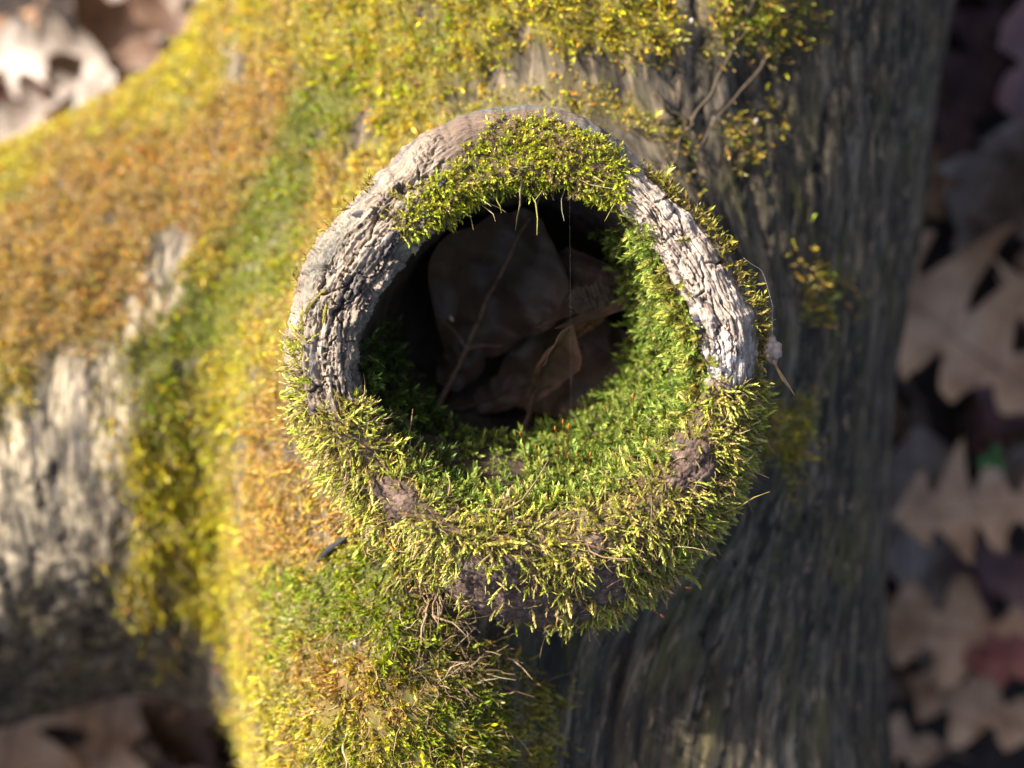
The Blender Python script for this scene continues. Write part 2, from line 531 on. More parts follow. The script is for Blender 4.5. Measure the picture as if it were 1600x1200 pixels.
def moss_mask(V):
    x, y = V[:, 0], V[:, 1]
    n = fbm(GR_of(V)[:, 0]*70, V[:, 1]*45, V[:, 2]*70, 4)
    m = np.zeros(len(V))
    for p in MOSS_POLYS:
        sdv = poly_sd(x, y, p)
        m = np.maximum(m, sstep(.011, -.009, sdv + n*.020))
    for p in BARE_POLYS:
        sdv = poly_sd(x, y, p)
        m = m * (1 - sstep(.0015, -.0015, sdv + n*.012))
    spots = fbm(GR_of(V)[:, 0]*150 + 9, y*90, V[:, 2]*150, 3)
    m = m * (1 - .9*sstep(.25, .32, spots))
    q = np.hypot(x-CX, y-CY); th = np.degrees(np.arctan2(y-CY, x-CX)) % 360
    side = sstep(15, 35, th)*sstep(215, 195, th)
    m = m * (1 - side*sstep(.222, .234, V[:, 2] + .004*n)*sstep(.077, .069, q))
    return m * sstep(.05, .09, V[:, 2])
def GR_of(V): return grain(V)
MM = moss_mask(V)

GREEN = [(650, 70, 90, .9), (520, 160, 80, 1.), (480, 190, 60, .9), (410, 330, 70, 1.1), (290, 480, 80, 1.0), (250, 560, 80, 1.), (230, 650, 60, .7), (280, 730, 60, .6), (590, 900, 70, 1.3), (540, 930, 80, 1.0), (660, 950, 60, .8), (480, 960, 70, .9), (680, 1060, 90, .7), (760, 1120, 70, .8), (640, 1180, 80, .7), (1170, 40, 70, .6), (430, 420, 60, .9), (310, 830, 60, .4), (440, 900, 50, .9), (440, 1060, 60, .7), (520, 1190, 60, .8), (600, 1020, 50, .6), (400, 960, 40, .5)]
ORANGE = [(150, 400, 150, 1.), (250, 280, 140, .9), (80, 330, 120, .9), (60, 520, 90, .9), (370, 170, 110, .8), (440, 130, 90, .6), (440, 760, 90, 1.3), (480, 830, 90, 1.2), (430, 640, 70, .9), (520, 780, 60, 1.), (210, 480, 60, .9), (560, 1000, 80, .7), (470, 1030, 60, .7), (330, 250, 100, .7), (600, 30, 70, .5), (860, 70, 60, .4), (620, 1090, 70, .6), (400, 1000, 50, .7), (450, 1140, 60, .5), (400, 820, 60, .9), (530, 1080, 60, .6)]
YELLOW = [(300, 130, 100, 1.), (560, 60, 80, .7), (860, 40, 110, 1.1), (950, 60, 90, 1.1), (340, 980, 60, .9), (230, 760, 80, .9), (350, 600, 80, .9), (600, 130, 120, .8), (800, 20, 90, .8), (20, 280, 60, .9), (420, 1120, 50, .5), (250, 830, 90, .8), (500, 1150, 60, .5), (800, 145, 70, 1.2), (350, 430, 50, .6)]
GREEN += [(450, 300, 50, .8), (380, 440, 50, .8), (340, 520, 50, .7), (560, 100, 50, .7), (430, 250, 40, .6), (700, 50, 40, .6), (360, 660, 45, .6)]
ORANGE += [(330, 60, 60, .6), (500, 330, 50, .8), (540, 260, 45, .8), (20, 420, 90, .8)]
def blob_field(V, lst):
    s = np.zeros(len(V))
    for px, py, r, wgt in lst:
        p = surf(px, py); rr = r*K*(CAM_Z-p[2])
        s += wgt*np.exp(-(((V[:, 0]-p[0])**2 + (V[:, 1]-p[1])**2) / rr**2))
    return s
def moss_color(V, split=False):
    """base moss colour: green, yellow, orange-brown and tan in patches"""
    sx = V[:, 0] - .35*V[:, 1]
    n1 = fbm(sx*75, V[:, 1]*30, V[:, 2]*75, 3); n2 = fbm(sx*210+40, V[:, 1]*80, V[:, 2]*210, 3)
    g = np.clip(blob_field(V, GREEN), 0, 1.6) + .75*n2 + .3*n1
    o = np.clip(blob_field(V, ORANGE), 0, 1.6) + .7*n1 - .5*n2
    yl = np.clip(blob_field(V, YELLOW), 0, 1.6) + .45 + .5*n2 - .35*n1
    W = np.stack([g, o, yl, .25 + .5*n1 + 0*g], 1)
    W = np.exp(W*4.6); W /= W.sum(1)[:, None]
    C = np.array([(.19, .25, .006), (.43, .255, .05), (.47, .405, .014), (.46, .345, .14)])
    return (W, C) if split else W @ C

mcol = moss_color(V)
pale = sstep(.006, -.008, poly_sd(V[:, 0], V[:, 1], PALE_POLY) + .012*fbm(GR[:, 0]*80, GR[:, 1]*18, V[:, 2]*80, 3))
GREYTOP = polyW([(700, 100), (980, 90), (1080, 160), (1100, 260), (1000, 260), (900, 160), (720, 160)])
pale = np.maximum(pale, .25*sstep(.008, -.010, poly_sd(V[:, 0], V[:, 1], GREYTOP) + .012*fbm(GR[:, 0]*80+5, GR[:, 1]*40, V[:, 2]*80, 3)))
pale = np.maximum(pale, .45*sstep(.2, .5, fbm(V[:, 0]*40+3, V[:, 1]*30, V[:, 2]*40, 3))*sstep(.03, -.02, V[:, 0]))
# relief: ridges along the grain, moss pads standing proud
rid = fbm(GR[:, 0]*170, GR[:, 1]*16, V[:, 2]*170, 4, .6)
rid2 = 1-np.abs(fbm(GR[:, 0]*95+8, GR[:, 1]*11, V[:, 2]*95, 3))*2.2
lump = fbm(V[:, 0]*26, V[:, 1]*20, V[:, 2]*26, 3)
fine = fbm(V[:, 0]*420, V[:, 1]*420, V[:, 2]*420, 2)
nearstub = sstep(.078, .064, np.hypot(V[:, 0]-CX, V[:, 1]-CY))
disp = (.0014*rid - .0022*np.clip((rid2-.80)/.2, 0, 1)**2) * (1-.5*nearstub)
disp = disp*(1-.55*MM) + MM*(.0012 + .0036*fbm(V[:, 0]*120, V[:, 1]*120, V[:, 2]*120, 3)) + .003*lump*(1-nearstub) + .0004*fine
V = V + NV*disp[:, None]

ground_o = None
def make_ground():
    a = np.concatenate([-np.geomspace(30, .55, 26), np.linspace(-.5, .5, 111), np.geomspace(.55, 30, 26)])
    gx, gy = np.meshgrid(a, a, indexing='ij')
    z = .010*fbm(gx*9, gy*9, gx*0, 3) + .004*fbm(gx*60, gy*60, gx*0+3, 3)
    n = len(a); i = np.arange(n*n).reshape(n, n)
    f = np.stack([i[:-1, :-1], i[1:, :-1], i[1:, 1:], i[:-1, 1:]], -1).reshape(-1, 4)
    me = mesh_np('ground', np.stack([gx, gy, z], -1).reshape(-1, 3), f)
    return tag(obj('ground', me, SOIL), kind='structure')
make_ground()

log = empty('fallen_log', (CX, CY, 0))
tag(log, 'old mossy fallen tree trunk with a forked limb and a round hollow branch stub', 'log')
me = mesh_np('trunk', V - np.array([CX, CY, 0]), F)
attr_vec(me, 'gr', GR); attr_f(me, 'pale', pale); attr_f(me, 'felt', np.clip(MM*1.1, 0, 1)**1.4*.85); attr_col(me, 'Col', mcol*.30 + np.array([.035, .025, .012]))
trunk = obj('trunk', me, BARK, log)

# ------------------------------------------------------------------ the hollow stub: one lip swept round the hole
NT, NU = 1080, 0
CP_U = np.array([0, 1, 2, 3, 4, 5, 6, 7, 8, 9, 10], float)
U = np.concatenate([np.linspace(0, 1.4, 20, endpoint=False), np.linspace(1.4, 5.6, 150, endpoint=False), np.linspace(5.6, 8, 46, endpoint=False), np.linspace(8, 10, 22)])
NU = len(U)
TH = np.linspace(-90, 270, NT + 1)
s0 = K*.45
def outline(pts, zc=RIM_Z):
    a = np.array(pts, float); x = (a[:, 0]-800)*K*(CAM_Z-zc) - CX; y = (600-a[:, 1])*K*(CAM_Z-zc) - CY
    th = np.degrees(np.arctan2(y, x)); th = np.where(th < -90, th+360, th); r = np.hypot(x, y)
    o = np.argsort(th); th = th[o]; r = r[o]
    th = np.concatenate([th-360, th, th+360]); r = np.concatenate([r, r, r])
    out = np.interp(TH, th, r)
    ker = np.hanning(33); ker /= ker.sum()
    ext = np.concatenate([out[-33:-1], out, out[1:33]])
    return np.convolve(ext, ker, 'same')[32:-32]
RO = outline([(1000, 245), (1060, 308), (1120, 370), (1165, 440), (1188, 500), (1192, 570), (1186, 650), (1160, 750), (1100, 850), (1020, 925), (950, 965), (880, 975), (800, 972), (720, 940), (650, 885), (590, 830), (540, 780), (490, 715), (462, 640), (458, 580), (470, 480), (495, 400), (545, 335), (605, 268), (650, 222), (720, 182), (800, 162), (850, 160), (920, 180), (975, 216)])
RI = outline([(820, 282), (900, 285), (985, 330), (1030, 400), (1065, 480), (1090, 540), (1100, 585), (1082, 650), (1020, 725), (910, 790), (800, 805), (710, 795), (645, 745), (600, 690), (556, 625), (548, 590), (562, 500), (602, 430), (652, 368), (720, 320), (765, 296)])
RO = RO*(1 + .035*np.exp(-((TH-165)/32)**2))
tb = np.clip(-np.sin(np.radians(TH)), 0, 1)            # 1 at the lower side of the picture
def bump_at(c, wdt): 
    d = (TH - c + 180) % 360 - 180
    return np.exp(-(d/wdt)**2)
lowz = .0012*np.sin(np.radians(TH)*3+.6) + .0018*pnoise(np.cos(np.radians(TH))*2.2, np.sin(np.radians(TH))*2.2, 0*TH+3)
zr = RIM_Z + lowz
Rc = RO*(.52-.17*tb) + RI*(.48+.17*tb)
cp = np.zeros((NT+1, 11, 2))
cp[:, 0] = np.stack([RO*.80, zr-.060], 1)
cp[:, 1] = np.stack([RO*.985, zr-.040], 1)
cp[:, 2] = np.stack([RO*1.035, zr-.021], 1)
cp[:, 3] = np.stack([RO*1.0 - .0015 - .004*tb, zr-.0048-.004*tb], 1)
cp[:, 4] = np.stack([Rc, zr], 1)
cp[:, 5] = np.stack([RI, zr-.0018-.002*tb], 1)
cp[:, 6] = np.stack([RI*(.955-.06*tb), zr-.018], 1)
bank = np.clip(bump_at(-90, 60) + .55*bump_at(-15, 45), 0, 1)
cp[:, 7] = np.stack([RI*.86*(1-.18*bank), zr-.040], 1)
cp[:, 8] = np.stack([.0315+0*TH, zr*0+RIM_Z-.064], 1)
cp[:, 9] = np.stack([.017+0*TH, 0*TH+RIM_Z-.0685], 1)
cp[:, 10] = np.stack([0*TH, 0*TH+RIM_Z-.070], 1)
def cr(cp, U):
    i = np.clip(np.floor(U).astype(int), 0, 9); t = (U-i)[None, :, None]
    p1 = cp[:, i]; p2 = cp[:, i+1]; p0 = cp[:, np.maximum(i-1, 0)]; p3 = cp[:, np.minimum(i+2, 10)]
    return .5*((2*p1) + (-p0+p2)*t + (2*p0-5*p1+4*p2-p3)*t*t + (-p0+3*p1-3*p2+p3)*t**3)
rag = fbm(np.cos(np.radians(TH))*9, np.sin(np.radians(TH))*9, 0*TH+1, 4, .6)
cp[:, 5, 0] += .0022*rag; cp[:, 5, 1] += .0012*np.roll(rag, 160); cp[:, 3, 0] += .0016*np.roll(rag, 410); cp[:, 3, 1] += .0014*np.roll(rag, 570)
prof = cr(cp, U)
thr = np.radians(TH)[:, None]
dep = np.clip((RIM_Z - prof[..., 1] - .006)/.058, 0, 1) * (U[None] > 4.5)
RX = CX + prof[..., 0]*np.cos(thr) - .003*dep
RY = CY + prof[..., 0]*np.sin(thr) + .0105*dep
RZ = prof[..., 1]
RP = np.stack([RX, RY, RZ], -1)
def grid_normals(P):
    du = np.gradient(P, axis=0); du[0] = du[-1] = P[1]-P[-2]
    dv = np.gradient(P, axis=1)
    n = np.cross(du, dv); n /= np.linalg.norm(n, axis=-1)[..., None] + 1e-12
    return n
RN = grid_normals(RP)
if RN[100, np.searchsorted(U, 4), 2] < 0: RN = -RN
wl = np.concatenate([np.zeros((NT+1, 1)), np.cumsum(np.linalg.norm(np.diff(prof, axis=1), axis=-1), 1)], 1)
wl -= wl[:, [np.searchsorted(U, 4)]]
cs, sn = np.cos(thr)*.055, np.sin(thr)*.055
UU = np.broadcast_to(U[None], RX.shape); TT = np.broadcast_to(TH[:, None], RX.shape)
arc = np.radians(TT)*.053
# ---- masks on the stub
def band(x, a, b, s): return sstep(a-s, a+s, x)*sstep(b+s, b-s, x)
nz1 = fbm(RX*150, RY*150, RZ*150, 3); nz2 = fbm(RX*420+5, RY*420, RZ*420, 3)
tw = TT + 6*nz1; uw = UU + .45*nz1 + .22*nz2
inner = sstep(4.9, 5.25, UU + .2*nz1)
crest_bare = (band(TT, -4, 66, 4) + band(TT, 112, 198, 6)) * sstep(1.9, 2.5, UU)
wood = np.clip(crest_bare, 0, 1) * (1-sstep(5.2, 5.8, UU + .3*nz1))
woodR = band(TT, -8, 75, 6)*wood; woodL = wood - woodR
m_up = band(tw, 60, 122, 2)*sstep(-.12, .12, uw - (3.35 + .9*sstep(92, 118, TT) + .35*sstep(72, 62, TT)))*sstep(5.37, 5.13, uw)
m_up = np.maximum(m_up, band(tw, 118, 132, 3)*band(uw, 4.0, 5.0, .2)*.45)
m_low = np.maximum(sstep(-3, -7, tw), sstep(190, 195, tw))*band(uw, 1.55, 5.4, .15)
m_left = band(tw, 172, 196, 2)*band(uw, 2.6, 3.6, .15)*.6
m_edge = band(tw, -4, 60, 3)*band(uw, 2.5, 2.95, .08)*.9
m_edgeL = band(tw, 125, 165, 5)*band(uw, 2.2, 2.7, .1)*.15
m_inR = np.maximum(band(tw, -90, 50, 5), sstep(218, 226, tw))*band(uw, 5.1, 7.25, .2)*(1-.75*sstep(20, 48, tw)*sstep(5.6, 6.3, UU))
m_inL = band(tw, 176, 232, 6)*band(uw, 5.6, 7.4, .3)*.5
def at_tu(px, py, rpx):
    """round spot on the stub in plan view"""
    p = at(px, py, RIM_Z-.004); r = rpx*s0
    return np.exp(-(((RX-p[0])**2 + (RY-p[1])**2)/r**2)**1.5)
spots_bare = [(1082, 722, 44), (1060, 745, 26), (622, 785, 38), (600, 760, 22), (765, 935, 62), (835, 952, 40), (945, 912, 34), (905, 962, 24), (490, 640, 12), (930, 845, 18), (668, 930, 14), (700, 985, 40)]
kb = np.zeros_like(RX)
for a, b, c in spots_bare: kb = np.maximum(kb, at_tu(a, b, c*(1.15 if b > 880 else .85)))
kb = sstep(.25, .6, kb + .35*nz1 + .12*nz2)*sstep(5.2, 4.9, UU)
m_low = m_low*(1-.96*kb)
# ---- relief
wz = wl
ridge = fbm(cs*55, sn*55, wz*620, 4, .6)
flk = fbm(cs*95+4, sn*95, wz*330, 3)
terr = np.floor(flk*5.5)/5.5
f1, f2, cid = worley2(arc*48 + .5*nz1, wz*170 + .5*nz2 + .25*nz1, 3)
crack = 1-sstep(.010, .045, f2-f1)
g1, g2, gid = worley2(arc*150 + .2*nz1, wz*520 + .4*nz2, 9)
crack2 = 1-sstep(.03, .14, g2-g1)
gate = sstep(-.15, .25, fbm(cs*40, sn*40, wz*90+7, 2))
fineg = fbm(cs*120, sn*120, wz*1900, 3, .6)
left = band(TT, 100, 215, 10)
fib = np.abs(fbm(cs*42+11, sn*42, wz*300+3, 3, .55)); fib2 = np.abs(fbm(cs*85-4, sn*85, wz*640, 3, .5))
fibg = sstep(-.05, .3, fbm(cs*70+6, sn*70, wz*110, 2))
wd = -.0022*np.exp(-(fib/.032)**2)*fibg - .0008*np.exp(-(fib2/.04)**2) + .00045*fineg + (.0006 + .0006*left)*ridge + (.0009 + .0011*left)*terr + .0003*(cid-.5) - .0024*crack*np.maximum(left, gate*sstep(.0, .25, fbm(cs*60+3, sn*60, wz*60, 2))) + left*.0012*(cid-.5) - .0005*crack2*gate
oth = .0007*nz1 + .0004*nz2
barkr = .0011*fbm(cs*30, sn*30, wz*260, 4) + .0004*nz2
wallr = .0016*fbm(RX*90, RY*90, RZ*60, 3) + .0007*nz2
D = wood*wd + (1-wood)*((1-inner)*barkr + inner*wallr) + (.0022*fbm(cs*36, sn*36, wz*70, 2) + .0012*wood*fbm(cs*130, sn*130, wz*150+5, 3))*(1-.6*inner)
b1, b2, bid = worley2(RX*700 + .9*nz2, RY*700 + .9*nz1, 5)
D = D + kb*(.0008*np.sqrt(np.clip(kb, 0, 1)) + .0009*nz1 + .00025*(bid-.5) - .00035*(1-sstep(.03, .12, b2-b1)))
# a few long splits in the bare wood of the lip
def split(pts, depth=.0026, wdt=.00020):
    global D
    P = [at(a, b, RIM_Z-.002)[:2] for a, b in pts]
    d = np.full(RX.shape, 1.)
    for a, b in zip(P[:-1], P[1:]):
        e = b-a; t = np.clip(((RX-a[0])*e[0] + (RY-a[1])*e[1])/(e@e), 0, 1)
        d = np.minimum(d, np.hypot(RX-a[0]-t*e[0] + nz2*.0006, RY-a[1]-t*e[1] + nz1*.0009))
    D = D - depth*np.exp(-(d/wdt)**2)*sstep(5.4, 5.1, UU)*sstep(2.2, 2.6, UU)
for pl in ([(588, 322), (585, 345), (610, 338), (632, 355), (634, 372)], [(586, 345), (580, 375), (565, 388)],
           [(1010, 305), (1022, 318), (1040, 312), (1052, 300)], [(985, 300), (1018, 322), (1030, 345), (1062, 372)],
           [(1062, 345), (1075, 385), (1090, 400), (1098, 430), (1100, 455), (1085, 465)], [(1105, 410), (1120, 412), (1135, 405)],
           [(545, 425), (552, 440), (530, 455), (505, 462)], [(528, 525), (515, 540), (508, 560)], [(560, 395), (548, 425)],
           [(1110, 455), (1115, 490), (1140, 525), (1150, 555)], [(1125, 470), (1145, 500), (1160, 560)], [(1045, 400), (1060, 430), (1080, 450)]):
    split(pl)
D *= sstep(10, 8.5, UU)
D = np.where(UU < 9.9, D, 0)
D[-1] = D[0]
RV = RP + RN*D[..., None]
RV[-1] = RV[0]
RN2 = grid_normals(RV)
if RN2[100, np.searchsorted(U, 4), 2] < 0: RN2 = -RN2
# ---- colour of the wood itself
def L3(a, b, t): return a + (b-a)*t[..., None]
c3 = lambda *c: np.array(c, float)
col = np.zeros(RX.shape + (3,)) + c3(.15, .105, .078)
col = L3(col, c3(.13, .122, .112) + 0*col, sstep(.1, -.2, fbm(cs*25+2, sn*25, wz*120, 3))*(1-inner)*band(TT, 40, 210, 15))
nzw = np.clip(.5+1.15*fbm(cs*75, sn*75, wz*520, 5, .65), 0, 1)
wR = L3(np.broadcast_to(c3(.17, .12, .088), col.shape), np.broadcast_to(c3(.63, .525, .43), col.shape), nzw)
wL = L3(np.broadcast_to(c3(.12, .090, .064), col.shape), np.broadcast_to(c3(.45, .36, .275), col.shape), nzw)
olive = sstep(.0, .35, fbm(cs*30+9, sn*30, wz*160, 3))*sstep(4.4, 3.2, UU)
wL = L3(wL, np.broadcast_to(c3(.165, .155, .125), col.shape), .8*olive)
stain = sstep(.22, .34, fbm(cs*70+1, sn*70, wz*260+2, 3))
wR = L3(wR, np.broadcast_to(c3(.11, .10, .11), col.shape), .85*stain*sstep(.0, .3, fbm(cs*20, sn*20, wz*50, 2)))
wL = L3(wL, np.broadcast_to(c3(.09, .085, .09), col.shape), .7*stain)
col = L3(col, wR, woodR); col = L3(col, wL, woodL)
brk = at_tu(1128, 566, 34); col = L3(col, np.broadcast_to(c3(.60, .54, .48), col.shape), np.clip(brk*1.4, 0, 1)*sstep(-.1, .1, nz2+.1))
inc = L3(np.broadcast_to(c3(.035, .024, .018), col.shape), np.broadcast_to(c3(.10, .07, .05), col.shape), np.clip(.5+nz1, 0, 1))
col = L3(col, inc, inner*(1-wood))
kc = L3(np.broadcast_to(c3(.075, .048, .036), col.shape), np.broadcast_to(c3(.20, .135, .10), col.shape), bid)
kc = L3(kc, np.broadcast_to(c3(.050, .042, .038), col.shape), .7*sstep(.1, .35, nz1))
col = L3(col, kc, kb)
mossall = np.maximum.reduce([m_up, m_low, m_left, m_edge, m_inR])
col = L3(col, np.broadcast_to(c3(.12, .085, .04), col.shape), .7*mossall)
vi = np.arange(NT*NU).reshape(NT, NU); nxt = np.roll(vi, -1, 0)
RF = np.stack([vi[:, :-1], nxt[:, :-1], nxt[:, 1:], vi[:, 1:]], -1).reshape(-1, 4)
RVm = RV[:-1].reshape(-1, 3)
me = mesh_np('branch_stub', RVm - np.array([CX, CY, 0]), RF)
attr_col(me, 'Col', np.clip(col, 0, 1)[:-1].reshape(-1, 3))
attr_vec(me, 'gr', np.stack([np.broadcast_to(cs, RX.shape), np.broadcast_to(sn, RX.shape), wz], -1)[:-1].reshape(-1, 3))
stub = obj('branch_stub', me, STUBWOOD, log)
stub['label'] = 'round hollow branch stub with a cracked pale wooden lip'

# ------------------------------------------------------------------ moss
def shoot(n, ll, a0, a1, wd_, bend, sr, sides=4, segs=3, t0=.15, seed=0, droop=0.0, pinn=False, lift=.25, spindle=False):
    """one moss shoot of unit length along +Z bending to +X: thin stem and pointed leaves"""
    r = np.random.default_rng(seed)
    def axis(t):
        t = np.asarray(t, float)
        return np.stack([bend*t*t, 0*t, t - .35*bend*bend*t*t], -1)
    ts = np.linspace(0, 1, segs+1)
    v, f = tube_np(axis(ts), sr*(np.array([.35 + 1.5*x**.8*(1-x)**.55 if x < 1 else .04 for x in ts]) if spindle else np.array([1.0 - .85*x**2 for x in ts])), sides, cap=False)
    V_, F_ = [v], [f]; tc = [np.repeat(ts, sides)]; cnt = len(v); lf = [np.zeros(len(v))]
    for i in range(n):
        t = t0 + (1-t0)*(i/(max(n-1, 1)))
        p = axis(t); T = axis(t+.02)-axis(t-.02); T /= np.linalg.norm(T)
        ph = (math.pi*(i % 2) + r.normal()*.25) if pinn else i*2.39996 + r.normal()*.3
        E = np.array([1., 0, 0]); E -= T*(E@T); E /= np.linalg.norm(E); G = np.cross(T, E)
        R = (math.cos(ph)*G + math.sin(ph)*E) if pinn else (math.cos(ph)*E + math.sin(ph)*G)
        Sd = np.cross(T, R)
        an = math.radians(a0 + (a1-a0)*t + r.normal()*7); l = ll*(1-.35*t*t)*(.85+.3*r.random())
        d = math.cos(an)*T + math.sin(an)*R; up = math.cos(an)*R - math.sin(an)*T
        mid = p + d*l*.45
        q = np.array([p, mid + Sd*wd_*.5*l - up*0 + up*lift*wd_*l*-1, p + d*l + T*l*.12 - np.array([0, 0, droop*l]), mid - Sd*wd_*.5*l - up*lift*wd_*l])
        V_.append(q); F_.append(np.array([(0, 1, 2), (0, 2, 3)])+cnt); cnt += 4
        tc.append(np.array([t*.8, min(1, t+.05), min(1., t+.25), min(1, t+.05)])); lf.append(np.ones(4))
    return np.concatenate(V_), np.concatenate(F_), np.concatenate(tc), np.concatenate(lf)

class Mat_sampler:
    """random points on a quad mesh, weighted by vertex density"""
    def __init__(self, V, F, N, dens):
        a, b, c, d = (V[F[:, k]] for k in range(4))
        area = .5*np.linalg.norm(np.cross(c-a, d-b), axis=1)
        self.w = area*dens[F].mean(1); self.V, self.F, self.N = V, F, N
    def draw(self, per_m2, gen):
        ex = self.w*per_m2; n = np.floor(ex + gen.random(len(ex))).astype(int)
        fi = np.repeat(np.arange(len(n)), n); F = self.F[fi]
        u, v = gen.random((2, len(fi)))
        W = np.stack([(1-u)*(1-v), u*(1-v), u*v, (1-u)*v], 1)
        P = (self.V[F]*W[..., None]).sum(1); N = (self.N[F]*W[..., None]).sum(1)
        N /= np.linalg.norm(N, axis=1)[:, None] + 1e-12
        return P, N, F, W

def nrm(a): return a/(np.linalg.norm(a, axis=1)[:, None] + 1e-12)

def grow(templates, P, Dr, X, size, cbase, ctip, gen, widths=None):
    """copies of the templates at P along Dr, bending towards X; returns one mesh's arrays"""
    Z = nrm(Dr); X = nrm(X - Z*(X*Z).sum(1)[:, None]); Y = np.cross(Z, X)
    pick = gen.integers(len(templates), size=len(P))
    Vs, Fs, Cs = [], [], []; off = 0
    for k, (v, f, tc, lf) in enumerate(templates):
        ix = np.where(pick == k)[0]
        if not len(ix): continue
        fl = np.where(gen.random(len(ix)) < .5, 1., -1.)
        wv = 1.0 if widths is None else widths[ix][:, None, None]
        p = P[ix][:, None] + size[ix][:, None, None]*(v[None, :, [0]]*wv*X[ix][:, None] + v[None, :, [1]]*wv*(Y[ix]*fl[:, None])[:, None] + v[None, :, [2]]*Z[ix][:, None])
        t = np.clip(tc, 0, 1)[None, :, None]**1.3
        c = cbase[ix][:, None]*(1-t) + ctip[ix][:, None]*t
        Vs.append(p.reshape(-1, 3)); Cs.append(c.reshape(-1, 3))
        Fs.append((f[None] + (np.arange(len(ix))*len(v))[:, None, None]).reshape(-1, 3) + off); off += len(ix)*len(v)
    return np.concatenate(Vs), np.concatenate(Fs), np.concatenate(Cs)

NTRI = [0]
def moss_object(name, parts, mat, label, cat='moss'):
    off = 0; Vs, Fs, Cs = [], [], []
    for v, f, c in parts:
        Vs.append(v); Fs.append(f + off); Cs.append(c); off += len(v)
    v = np.concatenate(Vs); f = np.concatenate(Fs)
    me = mesh_np(name, v, f); attr_col(me, 'Col', np.clip(np.concatenate(Cs), 0, 1)); NTRI[0] += len(f)
    return tag(obj(name, me, mat), label, cat, kind='stuff')

PLUMP = [shoot(9, .40, 26, 9, .48, b, .125, 5, 4, .28, 10+i, spindle=True) for i, b in enumerate((.1, .3, .5, .75, .25))]
LEAFY = [shoot(15, .34, 44, 17, .44, b, .050, 3, 3, .16, 130+i) for i, b in enumerate((.1, .3, .5, .8, .2, .6))] + [shoot(11, .40, 30, 11, .46, b, .085, 4, 3, .24, 150+i, spindle=True) for i, b in enumerate((.2, .5))]
STAR = [shoot(13, .42, 62, 28, .36, b, .035, 3, 2, .22, 30+i) for i, b in enumerate((.1, .3, .5, .2))]
TUFT = [shoot(4, .56, 40, 20, .38, b, .045, 3, 1, .25, 50+i) for i, b in enumerate((.2, .45, .7, .1))]
FROND = [shoot(11, .30, 48, 26, .42, b, .035, 3, 2, .18, 70+i, pinn=True) for i, b in enumerate((.2, .45, .7))]
def strand_t(seed):
    r = np.random.default_rng(seed); t = np.linspace(0, 1, 5)
    ax = np.stack([.5*r.normal()*t*t + .10*np.sin(t*6+r.random()*6), .12*np.sin(t*5+r.random()*6), t], 1)
    v, f = tube_np(ax, .028*np.array([1, 1, .9, .7, .25]), 3, cap=False)
    return v, f, np.repeat(t, 3), np.zeros(15)
STRAND = [strand_t(90+i) for i in range(7)]

def pal(gen, n, cols, wts, jit=.16):
    c = np.array(cols)[gen.choice(len(cols), n, p=np.array(wts)/sum(wts))]
    return c*(1+jit*gen.normal(size=(n, 1)))*(1+.06*gen.normal(size=(n, 3)))

DOWN = np.array([0, 0, -1.])
RNm = RN2[:-1].reshape(-1, 3)
def stub_sampler(mask): return Mat_sampler(RVm, RF, RNm, mask[:-1].reshape(-1))
def radial(P):
    r = P - np.array([CX, CY, 0]); r[:, 2] = 0; return nrm(r)
def rv(gen, n): return gen.normal(size=(n, 3))

# -- lower lip: plump yellow-green shoots over tan dead stems
g = np.random.default_rng(101)
clump = sstep(-.38, .12, fbm(RX*230, RY*230, RZ*230, 3) + .1)
P, N, _, _ = stub_sampler(np.clip(m_low + m_left, 0, 1)*(.25 + .9*clump)).draw(1020000, g); n = len(P)
rad = radial(P); fall = DOWN - N*(N@DOWN)[:, None]
Dr = .75*N + .35*fall + .15*rad + .85*rv(g, n)*np.array([1, 1, .6])
outp = sstep(0.0, .8, np.linalg.norm(fall, axis=1))
cb = pal(g, n, [(.26, .19, .06), (.32, .23, .09), (.22, .23, .04)], [2, 2, 3])
ct = pal(g, n, [(.60, .58, .085), (.70, .64, .16), (.44, .50, .055), (.56, .43, .15), (.36, .26, .12)], [4, 3, 3.4, 1.4, 1.2])
cw = fbm(P[:, 0]*190, P[:, 1]*190, P[:, 2]*190, 2); ct = ct*np.exp(.3*cw)[:, None]
bare = cw > .36; ct[bare] = pal(g, bare.sum(), [(.33, .23, .11), (.24, .16, .07)], [1, 1])
sz = .0028*np.exp(.32*g.normal(size=n) + .4*fbm(P[:, 0]*230, P[:, 1]*230, P[:, 2]*230, 3))
low1 = grow(LEAFY, P - N*.0004, Dr, fall + .5*rv(g, n), sz, cb, ct, g, .75 + .35*g.random(n))
P, N, _, _ = stub_sampler(np.clip(m_low + .8*m_left, 0, 1)*(1.25 - .6*clump)).draw(560000, g); n = len(P)
fall = DOWN - N*(N@DOWN)[:, None]
cc = pal(g, n, [(.30, .21, .10), (.38, .28, .15), (.22, .14, .065), (.28, .22, .05)], [3, 2, 2, 2])
low2 = grow(STRAND, P - N*.0004, .4*N + .45*fall + .9*rv(g, n), rv(g, n), .0038*np.exp(.35*g.normal(size=n)), cc*.8, cc, g)
